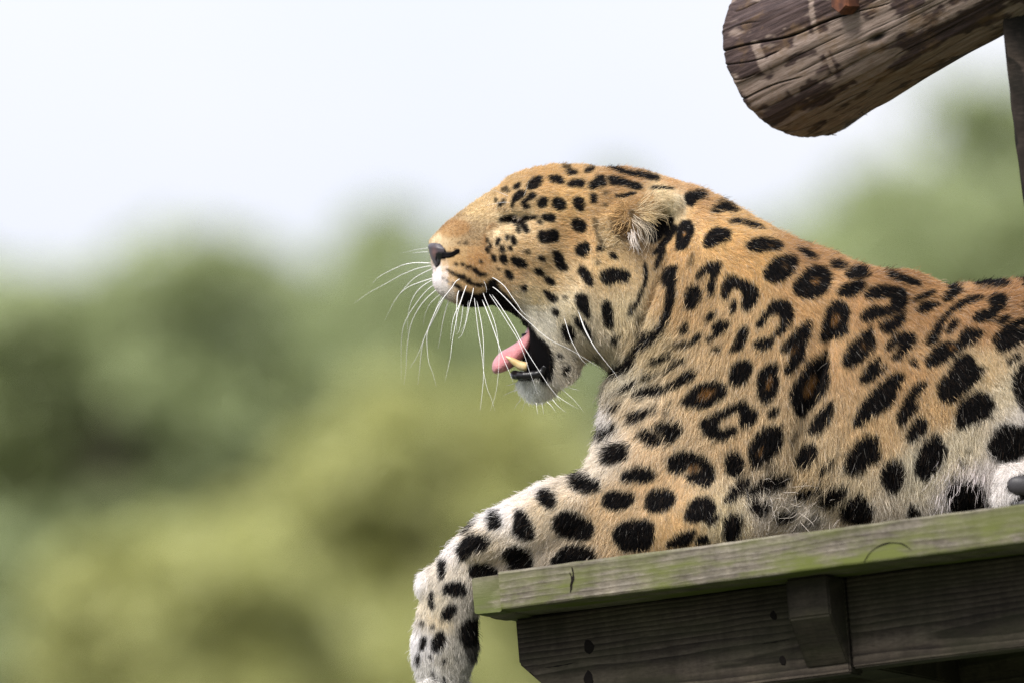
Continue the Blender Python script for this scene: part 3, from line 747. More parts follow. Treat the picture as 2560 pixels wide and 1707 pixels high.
'F': '''x 1680,300 1690,210 1750,120 1840,75 1920,55 1980,110 2030,180 1990,250 1930,310 1840,330 1760,390 1700,370
x 665,740 690,670 730,580 820,490 920,455 970,475 960,560 1000,650 940,700 870,740 790,795 710,790
x 1000,800 1030,730 1090,680 1150,680 1200,730 1210,830 1190,900 1130,970 1090,980 1040,910 1005,860
x 1310,780 1320,690 1350,600 1400,510 1480,450 1530,460 1560,530 1600,570 1570,650 1530,720 1480,790 1420,855 1370,830
x 1225,470 1250,400 1300,330 1350,285 1400,310 1430,390 1390,430 1340,470 1280,525
s 1770,600 1800,560 1820,570 1800,630
x 1710,680 1750,670 1765,700 1740,715
x 1970,560 2010,480 2050,400 2130,350 2230,390 2280,360 2350,330 2450,380 2400,560 2350,600 2260,640 2130,710 2060,660 1990,610
x 1600,960 1640,850 1720,870 1820,880 1900,870 1930,960 1940,1080 1980,1100 1980,1180 1650,1180 1640,1060
x 640,1120 700,1060 780,990 820,990 880,1050 940,1100 930,1180 900,1240 720,1260 660,1190
x 1240,1170 1260,1100 1300,1085 1360,1140 1350,1190 1250,1200
s 230,1300 400,1180 480,1250 420,1290 240,1320''',
'G': '''x 1060,120 1090,70 1150,65 1190,110 1210,150 1170,210 1130,190 1080,150
x 1180,310 1220,250 1280,210 1360,240 1430,280 1490,340 1480,400 1420,440 1330,430 1250,410 1195,360
x 880,380 890,300 900,220 950,230 990,270 1020,330 1040,380 1015,440 950,430 890,400
x 690,330 700,260 740,235 780,280 785,330 745,365 705,365
x 465,400 490,340 550,280 600,260 580,310 550,370 490,410
x 455,540 470,490 530,440 600,400 680,425 700,460 670,510 620,520 560,540 520,580 480,605
x 790,540 850,500 930,490 1000,540 1020,600 1025,670 880,690 850,630 820,580
x 1170,605 1220,550 1260,490 1340,485 1450,490 1500,540 1500,590 1350,630 1190,640
x 530,680 570,640 650,620 720,650 765,695 740,730 600,740 545,710
x 300,690 310,630 345,590 360,640 350,710 320,755
x 335,830 370,780 450,765 500,790 530,860 420,870 360,850
x 230,900 245,840 265,850 265,920 275,970 245,975
x 320,1030 345,980 390,930 440,950 435,990 410,1010 395,1060 350,1045
x 250,1260 270,1190 310,1145 345,1160 350,1210 330,1280 290,1300 260,1290
x 160,1280 170,1210 195,1185 215,1210 200,1260 175,1290
s 320,540 340,480 360,460 360,500 335,550
x 240,1110 265,1090 260,1130
s 155,1090 180,1060 200,1090 170,1110
x 135,1340 155,1310 160,1350 150,1400 138,1390
x 225,1350 250,1320 250,1345
x 325,1370 350,1350 365,1370 345,1390
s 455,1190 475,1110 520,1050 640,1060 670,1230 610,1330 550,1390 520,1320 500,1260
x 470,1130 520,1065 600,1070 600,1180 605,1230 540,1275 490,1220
x 240,1430 258,1460 285,1530 268,1520
x 340,1490 358,1540 366,1600 350,1570''',  # inner paw: painted shade with dark hair; last two draw gaps between the toes
'H': '''x 1175,215 1200,160 1270,115 1370,95 1450,110 1480,160 1475,220 1450,320 1260,340 1210,270
x 1600,250 1650,210 1720,185 1790,170 1770,220 1740,290 1560,310
x 1780,280 1800,225 1840,205 1890,230 1885,275
x 1870,140 1900,95 1980,45 1950,90 1900,140''',
'I': '''x 70,300 90,250 150,225 205,240 190,330 170,430 80,440 65,370'''}
# ---- raster maps of the coat in the leopard's own side-view plane (x right, z up; 1 cell = 1 mm)
K = 2560 / 2352
MX0, MY0, MR = 880, 330, 2.0
MW, MH = 1320, 760
def chaikin(p, n=2):
    for _ in range(n):
        q = np.roll(p, -1, 0); p = np.stack([.75 * p + .25 * q, .25 * p + .75 * q], 1).reshape(-1, 2)
    return p
def inside(poly, X, Y):
    r = np.zeros(X.shape, bool); q = np.roll(poly, -1, 0)
    for (x1, y1), (x2, y2) in zip(poly, q):
        c = (y1 > Y) != (y2 > Y)
        if y1 != y2: r ^= c & (X < (x2 - x1) * (Y - y1) / (y2 - y1) + x1)
    return r
def blur(a, n):
    for _ in range(n):
        a = (np.roll(a, 1, 0) + np.roll(a, -1, 0) + 2 * a) / 4; a = (np.roll(a, 1, 1) + np.roll(a, -1, 1) + 2 * a) / 4
    return a
dark = np.zeros((MH, MW), np.float32); tan_ = np.zeros((MH, MW), np.float32)
def stamp(arr, poly, val, smooth=True, wob=True):
    p = chaikin(poly, 2) if smooth else poly
    if wob:
        c = p.mean(0); p = c + (p - c) * 1.05
    a = (p - [MX0, MY0]) / MR
    x0, y0 = np.floor(a.min(0)).astype(int) - 1; x1, y1 = np.ceil(a.max(0)).astype(int) + 2
    x0, y0 = max(x0, 0), max(y0, 0); x1, y1 = min(x1, MW), min(y1, MH)
    if x1 <= x0 or y1 <= y0: return
    X, Y = np.meshgrid(np.arange(x0, x1), np.arange(y0, y1))
    mk = inside(a, X + .5, Y + .5); arr[y0:y1, x0:x1][mk] = val
hearts = []
for wn, txt in MARKS.items():
    x0, y0, sc = WIN[wn]
    for ln in txt.strip().split('\n'):
        k, rest = ln[0], ln[2:]
        pl = np.array([[float(q) for q in s_.split(',')] for s_ in rest.split()]) * sc + [x0, y0]
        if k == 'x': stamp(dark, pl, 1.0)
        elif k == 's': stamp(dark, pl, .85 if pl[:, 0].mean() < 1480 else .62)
        else: hearts.append((k, pl))
for k, pl in hearts:
    if k == 't': stamp(dark, pl, .25); stamp(tan_, pl, 1.0)
    else: stamp(tan_, pl, .55)
# the coat goes on outside the view: rosettes of the same make
for gy in range(600, 1500, 95):
    for gx_ in range(2600, 3500, 100):
        cx, cy = gx_ + rng.uniform(-25, 25), gy + rng.uniform(-25, 25); a = np.linspace(0, 2 * np.pi, 10, endpoint=False)
        rr = rng.uniform(24, 40) * (1 + .25 * rng.normal(size=10)); pl = np.column_stack([cx + rr * np.cos(a) * .8, cy + rr * np.sin(a) * 1.15])
        stamp(dark, pl, 1.0)
        if rng.random() < .5: stamp(dark, pl.mean(0) + (pl - pl.mean(0)) * .4, .2); stamp(tan_, pl.mean(0) + (pl - pl.mean(0)) * .4, 1)
for _ in range(1):
    d0 = dark.copy()
    for sx, sy in ((1, 0), (-1, 0), (0, 1), (0, -1)): dark = np.maximum(dark, np.roll(dark, (sy, sx), (0, 1)))
    q_ = (slice(int((640 - MY0) / MR), int((740 - MY0) / MR)), slice(int((1090 - MX0) / MR), int((1225 - MX0) / MR))); dark[q_] = .55 * dark[q_] + .45 * d0[q_]
dark = blur(dark, 1); tan_ = blur(tan_, 4)

def idw(pts, vals, pw=3.0):
    """smooth field through scattered values, on a coarse grid over the map"""
    pts = np.asarray(pts, float) * K; vals = np.asarray(vals, float)
    if vals.ndim == 1: vals = vals[:, None]
    xs = MX0 + (np.arange(0, MW, 8) + 4) * MR; ys = MY0 + (np.arange(0, MH, 8) + 4) * MR
    X, Y = np.meshgrid(xs, ys); d2 = (X[..., None] - pts[:, 0]) ** 2 + (Y[..., None] - pts[:, 1]) ** 2 + 300.
    w_ = d2 ** (-pw / 2 - .5); w_ /= w_.sum(-1, keepdims=True)
    return w_ @ vals
def look(arr, x, y, cell=MR):
    i = np.clip(((y - MY0) / cell).astype(int), 0, arr.shape[0] - 1); j = np.clip(((x - MX0) / cell).astype(int), 0, arr.shape[1] - 1)
    return arr[i, j]
# ground colour of the coat (as photographed, later scaled to reflectance); positions in the 2352 px view
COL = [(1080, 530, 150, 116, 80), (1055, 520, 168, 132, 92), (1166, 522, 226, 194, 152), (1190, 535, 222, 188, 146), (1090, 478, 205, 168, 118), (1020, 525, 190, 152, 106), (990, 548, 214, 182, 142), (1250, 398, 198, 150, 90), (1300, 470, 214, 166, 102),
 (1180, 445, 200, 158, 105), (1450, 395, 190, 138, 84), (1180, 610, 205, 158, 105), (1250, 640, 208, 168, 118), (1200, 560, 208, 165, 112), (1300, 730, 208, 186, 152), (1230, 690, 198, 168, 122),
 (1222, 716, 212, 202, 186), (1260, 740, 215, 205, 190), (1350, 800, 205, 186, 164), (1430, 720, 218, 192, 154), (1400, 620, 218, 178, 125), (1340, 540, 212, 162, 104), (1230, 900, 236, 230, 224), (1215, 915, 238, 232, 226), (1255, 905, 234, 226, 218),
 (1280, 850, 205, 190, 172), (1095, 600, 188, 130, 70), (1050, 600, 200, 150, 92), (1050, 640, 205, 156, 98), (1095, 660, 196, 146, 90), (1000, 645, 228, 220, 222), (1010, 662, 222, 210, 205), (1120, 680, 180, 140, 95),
 (1420, 490, 178, 130, 74), (1400, 540, 196, 160, 112), (1450, 520, 140, 104, 66), (1480, 545, 120, 90, 60), (1540, 425, 196, 142, 86), (1590, 480, 208, 158, 98), (1578, 450, 196, 142, 86), (1540, 470, 205, 180, 140), (1558, 465, 226, 210, 182), (1525, 446, 215, 188, 145), (1480, 470, 176, 128, 72), (1600, 460, 196, 142, 86), (1650, 545, 216, 166, 100), (1720, 600, 216, 164, 98), (1560, 560, 205, 155, 95), (1850, 570, 182, 130, 78), (2050, 635, 172, 120, 72),  # ear browns darkened so the colour carries the ear's shading
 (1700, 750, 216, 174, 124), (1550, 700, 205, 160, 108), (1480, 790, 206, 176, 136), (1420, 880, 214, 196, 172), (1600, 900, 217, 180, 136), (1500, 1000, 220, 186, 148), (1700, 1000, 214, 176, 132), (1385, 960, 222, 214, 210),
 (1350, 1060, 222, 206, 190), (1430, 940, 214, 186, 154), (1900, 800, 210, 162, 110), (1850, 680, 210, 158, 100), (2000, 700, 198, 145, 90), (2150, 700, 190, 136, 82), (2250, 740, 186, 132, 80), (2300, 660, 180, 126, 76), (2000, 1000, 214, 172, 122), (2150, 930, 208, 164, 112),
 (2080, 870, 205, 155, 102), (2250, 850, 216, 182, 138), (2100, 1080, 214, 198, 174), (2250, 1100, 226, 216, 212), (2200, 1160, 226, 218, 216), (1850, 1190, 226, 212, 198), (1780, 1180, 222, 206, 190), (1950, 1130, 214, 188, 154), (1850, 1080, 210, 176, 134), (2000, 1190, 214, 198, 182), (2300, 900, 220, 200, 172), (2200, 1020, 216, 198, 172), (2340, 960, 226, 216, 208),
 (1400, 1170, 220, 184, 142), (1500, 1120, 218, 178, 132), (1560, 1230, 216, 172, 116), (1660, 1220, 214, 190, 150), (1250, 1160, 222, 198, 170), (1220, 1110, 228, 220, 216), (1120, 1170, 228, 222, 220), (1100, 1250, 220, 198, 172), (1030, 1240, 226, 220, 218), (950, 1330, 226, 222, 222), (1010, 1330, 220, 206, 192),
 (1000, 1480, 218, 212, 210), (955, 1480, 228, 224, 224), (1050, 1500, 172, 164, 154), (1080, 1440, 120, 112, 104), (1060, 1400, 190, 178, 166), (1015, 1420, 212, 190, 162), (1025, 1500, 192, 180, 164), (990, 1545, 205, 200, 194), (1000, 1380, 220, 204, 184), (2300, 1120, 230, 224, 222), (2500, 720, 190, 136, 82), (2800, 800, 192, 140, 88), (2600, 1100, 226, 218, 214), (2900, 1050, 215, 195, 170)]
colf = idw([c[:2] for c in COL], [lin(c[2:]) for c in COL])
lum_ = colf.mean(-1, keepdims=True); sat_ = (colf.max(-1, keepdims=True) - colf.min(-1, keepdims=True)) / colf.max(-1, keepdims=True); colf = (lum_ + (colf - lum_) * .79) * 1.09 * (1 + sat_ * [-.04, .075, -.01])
FLOW = [(1050, 500, .8, -.55), (1000, 560, .6, -.3), (1130, 440, .75, -.6), (1250, 395, 1, -.12), (1300, 460, 1, 0), (1400, 385, 1, .15), (1600, 430, .9, .45), (1850, 560, .9, .45), (2100, 640, .9, .3), (2300, 650, 1, .05),
 (1150, 600, .8, .35), (1200, 560, .85, .25), (1250, 520, 1, -.1), (1300, 650, .7, .6), (1350, 750, .35, .93), (1450, 700, .12, 1), (1440, 620, .3, .95), (1390, 560, .8, .5), (1060, 645, .7, .7), (1090, 680, .5, .85), (1230, 900, .25, .95), (1290, 810, .6, .75), (1350, 820, .3, .95),
 (1550, 600, .15, 1), (1600, 700, -.25, 1), (1500, 800, -.65, .75), (1420, 900, -.6, .8), (1390, 980, -.5, .85), (1700, 560, .7, .65), (1720, 680, .1, 1), (1800, 640, .5, .85), (1700, 800, -.25, .97), (1700, 950, -.05, 1), (1600, 900, -.3, .95), (1500, 1050, -.35, .93), (1800, 900, 0, 1), (1900, 750, .45, .9), (2000, 850, .35, .93),
 (1950, 1000, .1, 1), (2150, 750, .55, .8), (2250, 850, .45, .9), (2150, 1000, .2, .97), (2100, 1120, .05, 1), (1850, 1180, -.5, .85), (1920, 1180, -.2, 1), (2250, 1120, -.1, 1), (1400, 1150, -.45, .9), (1250, 1180, -.6, .8), (1120, 1220, -.65, .75), (1040, 1330, -.2, 1), (1010, 1450, .1, 1), (1560, 1220, .2, .95), (1650, 1170, .1, 1), (2700, 800, .7, .7), (2900, 1000, .4, .9)]
flowf = idw([c[:2] for c in FLOW], [c[2:] for c in FLOW])
LEN = [(1050, 510, 3.5), (1100, 470, 5), (995, 560, 2.5), (1060, 640, 4), (1000, 640, 3), (1085, 690, 3.5), (1250, 400, 8), (1300, 480, 7.5), (1200, 500, 6), (1250, 620, 7), (1350, 700, 10), (1290, 800, 9), (1230, 900, 13), (1340, 830, 12), (1430, 500, 7), (1440, 560, 9), (1520, 500, 5), (1550, 465, 5), (1490, 450, 5), (1520, 540, 5), (1450, 395, 9), (1620, 450, 12), (1600, 650, 13), (1480, 800, 17),
 (1420, 900, 19), (1900, 580, 12), (2130, 660, 11), (2000, 850, 14), (1700, 900, 13), (1390, 980, 19), (1350, 1070, 16), (1400, 1150, 11), (1200, 1180, 11), (1110, 1190, 14), (1000, 1330, 10), (1010, 1480, 11), (1560, 1230, 10), (1780, 1190, 19), (1900, 1180, 21), (2000, 1190, 19), (2100, 1120, 16), (2230, 1130, 21), (2300, 900, 15), (2330, 1100, 10), (2800, 900, 15)]
lenf = idw([c[:2] for c in LEN], [c[2] / 1000 for c in LEN])[..., 0]
# bare skin: nose leather, nostril slit, inside of the lips, pads
bare = np.zeros((MH, MW), np.float32)
NOSE = np.array([(108, 850), (150, 846), (200, 850), (240, 868), (268, 905), (300, 925), (340, 918), (375, 892), (402, 895), (400, 925), (370, 958), (320, 972), (270, 978), (235, 1008), (206, 1060), (190, 1082), (160, 1030), (125, 920)], float) * .27234 + [1040, 380]
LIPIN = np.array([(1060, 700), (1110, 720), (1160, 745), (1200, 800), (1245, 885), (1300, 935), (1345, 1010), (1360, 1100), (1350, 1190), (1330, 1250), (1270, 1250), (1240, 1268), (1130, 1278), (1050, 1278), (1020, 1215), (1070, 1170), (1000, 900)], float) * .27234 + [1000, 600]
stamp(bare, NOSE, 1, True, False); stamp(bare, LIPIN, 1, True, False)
ta_ = np.linspace(0, 2 * np.pi, 16, endpoint=False)
for cx_, cy_, ra_, rb_ in ((2550, 1208, 44, 20), (2560, 1252, 46, 12)): stamp(dark, np.column_stack([cx_ + (ra_ + 9) * np.cos(ta_), cy_ + (rb_ + 9) * np.sin(ta_)]), 1, True, False); stamp(bare, np.column_stack([cx_ + ra_ * np.cos(ta_), cy_ + rb_ * np.sin(ta_)]), 1, True, False)

# ---- body volume: side outlines given their own roundness, joined in a distance field with muscles and bones
def outline(pts): return np.array(pts, float) * K
HEAD = outline([(985, 552), (1010, 523), (1050, 493), (1100, 459), (1130, 441), (1165, 411), (1200, 397), (1250, 386), (1300, 383), (1360, 386), (1420, 392), (1480, 404), (1540, 419), (1600, 441), (1665, 480), (1690, 570), (1650, 700), (1570, 800), (1470, 848), (1400, 842), (1354, 820), (1324, 832),
 (1300, 853), (1287, 872), (1280, 886), (1270, 901), (1254, 912), (1234, 917), (1213, 912), (1201, 900), (1193, 886), (1186, 870), (1183, 858), (1192, 851), (1206, 850), (1222, 832), (1227, 800), (1220, 768), (1209, 745), (1190, 722), (1169, 714), (1134, 699), (1110, 702), (1085, 705), (1065, 702), (1045, 692), (1030, 682), (1016, 671), (1005, 659), (999, 644), (996, 625), (992, 605), (986, 580)])
TORSO = outline([(1430, 396), (1480, 404), (1540, 421), (1592, 438), (1640, 460), (1690, 482), (1740, 510), (1800, 545), (1850, 566), (1900, 582), (1950, 605), (2000, 622), (2050, 637), (2100, 655), (2125, 667), (2145, 669), (2180, 664), (2230, 657), (2300, 654), (2400, 650), (2600, 660), (2800, 700), (2950, 770), (3030, 870), (3060, 1000), (3020, 1100), (2800, 1150), (2500, 1190), (2352, 1205), (2200, 1225), (2000, 1250), (1800, 1270), (1600, 1290), (1450, 1290), (1380, 1240), (1345, 1150), (1358, 1080), (1384, 1000), (1392, 940), (1400, 880), (1412, 845), (1390, 760), (1370, 640), (1380, 480)])
LEG = outline([(1345, 1082), (1305, 1098), (1245, 1112), (1185, 1140), (1125, 1175), (1092, 1196), (1063, 1225), (1030, 1258), (998, 1296), (973, 1312), (957, 1330), (960, 1352), (970, 1372), (965, 1402), (956, 1442), (951, 1480), (953, 1518), (968, 1566), (985, 1600), (1015, 1625), (1045, 1608), (1062, 1566), (1076, 1542), (1090, 1508), (1098, 1475), (1092, 1460), (1090, 1430), (1100, 1390), (1180, 1345), (1300, 1330), (1450, 1315), (1600, 1300), (1720, 1280), (1750, 1180), (1690, 1060), (1560, 1010), (1430, 1010), (1370, 1050)])
HX = .0035                                                   # voxel
gx0, gx1, gy0, gy1, gz0, gz1 = (940 * K - 1280) * S - .02, (3080 * K - 1280) * S + .02, -.225, .225, (853.5 - 1640 * K) * S, (853.5 - 380 * K) * S + .03
nx, ny, nz = int((gx1 - gx0) / HX), int((gy1 - gy0) / HX), int((gz1 - gz0) / HX)
ax_ = gx0 + np.arange(nx) * HX; ay_ = gy0 + np.arange(ny) * HX; az_ = gz0 + np.arange(nz) * HX
def px2xz(p): return np.column_stack([(p[:, 0] - 1280) * S, (853.5 - p[:, 1]) * S])
def inflate(poly_px, iters):
    """height profile over an outline: solution of a membrane problem, so thickness follows local width"""
    q = px2xz(poly_px); X, Z = np.meshgrid(ax_, az_, indexing='ij')
    mk = inside(q, X, Z)
    d2 = np.full(X.shape, 1e9); r = np.roll(q, -1, 0)
    lo = np.clip(((q.min(0) - [gx0, gz0]) / HX).astype(int) - 12, 0, None); hi = np.minimum(((q.max(0) - [gx0, gz0]) / HX).astype(int) + 13, [nx, nz])
    sl = (slice(lo[0], hi[0]), slice(lo[1], hi[1])); x_, z_ = X[sl], Z[sl]; dd = d2[sl]
    for (xa, za), (xb, zb) in zip(q, r):
        ux, uz = xb - xa, zb - za; L = ux * ux + uz * uz
        tt = np.clip(((x_ - xa) * ux + (z_ - za) * uz) / L, 0, 1); np.minimum(dd, (x_ - xa - tt * ux) ** 2 + (z_ - za - tt * uz) ** 2, out=dd)
    d = np.sqrt(dd); m_ = mk[sl]; u = np.where(m_, d * .05, 0.0)
    for lev in range(iters):
        v = u.copy(); v[1:-1, 1:-1] = .25 * (u[2:, 1:-1] + u[:-2, 1:-1] + u[1:-1, 2:] + u[1:-1, :-2] + HX * HX); v[~m_] = 0
        u = u + 1.0 * (v - u) if lev < 3 else v + .0 * u
        if lev % 40 == 20: pass
    return sl, m_, d, u
def membrane(poly_px):
    """multigrid-free: solve coarse first, then refine by plain relaxation"""
    global HX, ax_, az_, nx, nz
    keep = (HX, ax_, az_, nx, nz); q = px2xz(poly_px); u_c = None
    for f in (4, 2, 1):
        HX = keep[0] * f; ax_ = gx0 + np.arange(int(keep[3] / f)) * HX; az_ = gz0 + np.arange(int(keep[4] / f)) * HX; nx, nz = len(ax_), len(az_)
        X, Z = np.meshgrid(ax_, az_, indexing='ij'); mk = inside(q, X, Z)
        if u_c is None: u = np.zeros(X.shape); it = 900
        else:
            i = np.minimum((np.arange(nx) // 2), u_c.shape[0] - 1); j = np.minimum((np.arange(nz) // 2), u_c.shape[1] - 1)
            u = blur(u_c[np.ix_(i, j)], 2) * mk; it = 300 if f == 2 else 160
        for _ in range(it):
            v = np.zeros_like(u); v[1:-1, 1:-1] = .25 * (u[2:, 1:-1] + u[:-2, 1:-1] + u[1:-1, 2:] + u[1:-1, :-2] + HX * HX); u = v * mk
        u_c = u
    HX, ax_, az_, nx, nz = keep
    X, Z = np.meshgrid(ax_, az_, indexing='ij'); mk = inside(q, X, Z); d2 = np.full(X.shape, 1e9)
    lo = np.clip(((q.min(0) - [gx0, gz0]) / HX).astype(int) - 12, 0, None); hi = np.minimum(((q.max(0) - [gx0, gz0]) / HX).astype(int) + 13, [nx, nz])
    sl = (slice(lo[0], hi[0]), slice(lo[1], hi[1])); x_, z_ = X[sl], Z[sl]; dd = d2[sl]
    for (xa, za), (xb, zb) in zip(q, np.roll(q, -1, 0)):
        ux, uz = xb - xa, zb - za; L = ux * ux + uz * uz
        tt = np.clip(((x_ - xa) * ux + (z_ - za) * uz) / L, 0, 1); np.minimum(dd, (x_ - xa - tt * ux) ** 2 + (z_ - za - tt * uz) ** 2, out=dd)
    full = np.zeros((nx, nz)); full[:] = u[:nx, :nz] if u.shape == (nx, nz) else 0
    return sl, mk[sl], np.sqrt(dd), full[sl]
FLD = np.full((nx, ny, nz), .08, np.float32)
def smin(a, b, k):
    h = np.clip(.5 + .5 * (b - a) / k, 0, 1); return b + (a - b) * h - k * h * (1 - h)
HMAP = np.zeros((nx, nz))
def add_outline(poly, kk, y0, k, cc=2.3, hmax=None):
    sl, mk, d, u = membrane(poly)
    h = kk * np.sqrt(np.maximum(cc * u, 0))
    if hmax is not None: h = hmax * np.tanh(h / hmax)
    g = np.where(mk, (h / kk) ** 2, 0)                       # = c*u, capped
    gx_, gz_ = np.gradient(g, HX); gm_ = np.hypot(gx_, gz_)
    gb = np.median(gm_[(d < 2 * HX) & mk])
    F2 = np.where(mk, -g, gb * d); G2 = np.where(mk, gm_, gb)
    Y = (ay_ - y0)[None, :, None] / kk
    F = Y ** 2 + F2[:, None, :]; G = np.sqrt((2 * Y / kk) ** 2 + G2[:, None, :] ** 2) + .02
    ph = np.clip(F / G, -.06, .08)
    s3 = (sl[0], slice(None), sl[1])
    FLD[s3] = smin(FLD[s3], ph.astype(np.float32), k)
    HMAP[sl] = np.maximum(HMAP[sl], np.where(mk, h - y0, 0))
def ell(px, py, y, rx, ry, rz, k=.02, rot=0.0, sub=False, ky=0.0):
    """ellipsoid of muscle or bone; px,py in the 2352 view, radii in metres, rot degrees in the side plane"""
    c = np.array([(px * K - 1280) * S, y, (853.5 - py * K) * S]); R0 = max(rx, ry, rz) + k + .02
    i = [np.clip(((c - R0 - [gx0, gy0, gz0]) / HX).astype(int), 0, None), np.minimum(((c + R0 - [gx0, gy0, gz0]) / HX).astype(int) + 1, [nx, ny, nz])]
    s3 = tuple(slice(a, b_) for a, b_ in zip(*i))
    X, Y, Z = np.meshgrid(ax_[s3[0]] - c[0], ay_[s3[1]] - c[1], az_[s3[2]] - c[2], indexing='ij')
    ca, sa = math.cos(R_(rot)), math.sin(R_(rot)); X, Z = ca * X + sa * Z, -sa * X + ca * Z
    n = np.sqrt((X / rx) ** 2 + (Y / ry) ** 2 + (Z / rz) ** 2) + 1e-6
    g_ = np.sqrt((X / rx ** 2) ** 2 + (Y / ry ** 2) ** 2 + (Z / rz ** 2) ** 2) + 1e-6
    ph = np.clip(n * (n - 1) / g_, -.06, .08).astype(np.float32)
    FLD[s3] = -smin(-FLD[s3], ph, k) if sub else smin(FLD[s3], ph, k)
def both(px, py, y, *a, **kw):
    ell(px, py, y, *a, **kw); ell(px, py, -y, *a, **kw)
def hm(px, py): return HMAP[int(((px * K - 1280) * S - gx0) / HX), int(((853.5 - py * K) * S - gz0) / HX)]
add_outline(TORSO, .80, 0, .02, cc=3.2, hmax=.14)
add_outline(HEAD, .88, 0, .018, hmax=.105)
# head: whisker pads, cheekbones, brows, jaw muscle, bridge of the nose
both(1055, 652, -hm(1055, 652) + .012, .034, .018, .024, k=.014, rot=-15)
both(1235, 575, -hm(1235, 575) + .014, .045, .018, .022, k=.018, rot=-15)
both(1205, 472, -hm(1205, 472) + .012, .034, .016, .015, k=.014, rot=15)
both(1410, 665, -hm(1410, 665) + .016, .06, .026, .07, k=.03)
both(1275, 800, -hm(1275, 800) + .010, .03, .014, .045, k=.02, rot=20)
both(1160, 518, -hm(1160, 518) - .003, .020, .009, .008, k=.012, rot=12, sub=True)
both(1183, 511, -hm(1183, 511) - .001, .021, .007, .0035, k=.004, rot=10, sub=True)
both(1192, 530, -hm(1192, 530) + .0045, .028, .008, .0075, k=.006, rot=8)
both(1310, 590, -hm(1310, 590) - .002, .02, .010, .045, k=.02, rot=-10, sub=True)
# neck skin folds and shoulder
both(1530, 700, -hm(1530, 700) + .004, .016, .012, .085, k=.018, rot=-18)
both(1485, 730, -hm(1485, 730) - .001, .007, .010, .09, k=.012, rot=-22, sub=True)
both(1720, 820, -hm(1720, 820) + .02, .09, .035, .15, k=.05, rot=10)
both(1860, 930, -hm(1860, 930) - .004, .014, .012, .10, k=.03, rot=-14, sub=True)
both(1620, 1060, -hm(1620, 1060) + .02, .09, .03, .08, k=.04, rot=-25)
both(2060, 900, -hm(2060, 900) + .02, .11, .03, .15, k=.05)
both(2420, 930, -hm(2420, 930) + .02, .14, .045, .16, k=.05, rot=-10)
both(2700, 900, -.10, .15, .07, .17, k=.06)
# ears
EAR = outline([(1390, 492), (1412, 472), (1450, 455), (1490, 445), (1530, 443), (1556, 450), (1568, 468), (1564, 490), (1548, 514), (1534, 542), (1520, 574), (1500, 586), (1470, 578), (1430, 584), (1404, 566), (1390, 532)])
ye = hm(1480, 505)
for sg in (-1, 1):
    y = sg * (ye - .004)
    add_outline(EAR, .85, y, .007, hmax=.030)
    ell(1519, 524, y + sg * .028, .019, .026, .025, k=.004, rot=-25, sub=True)
    ell(1490, 545, y + sg * .030, .012, .014, .012, k=.005, sub=True)
# forelegs
add_outline(LEG, .62, -.088, .012, cc=2.3, hmax=.052)
ell(1600, 1190, -.10, .075, .045, .05, k=.03, rot=10)
ell(1200, 1205, -.122, .075, .014, .024, k=.02, rot=24)
for i, (tx, ty, yy) in enumerate(((985, 1590, -.115), (1010, 1612, -.097), (1035, 1610, -.077), (1055, 1590, -.06))): ell(tx, ty, yy, .016, .012, .024, k=.006)
for (tx, ty, yy, r_) in ((1600, 1230, .09, .055), (1480, 1245, .092, .048), (1370, 1255, .092, .045), (1270, 1275, .09, .045)): ell(tx, ty, yy, r_ * 1.4, r_ * .9, r_, k=.02)
# hind foot turned towards the viewer at the right edge
ell(2390, 1130, -.165, .062, .026, .046, k=.012, rot=8)
ell(2318, 1122, -.178, .022, .020, .034, k=.010, rot=20)
ell(2480, 1120, -.15, .08, .035, .045, k=.02)
ell(2650, 1130, -.12, .12, .05, .05, k=.03)
FLD += .0012

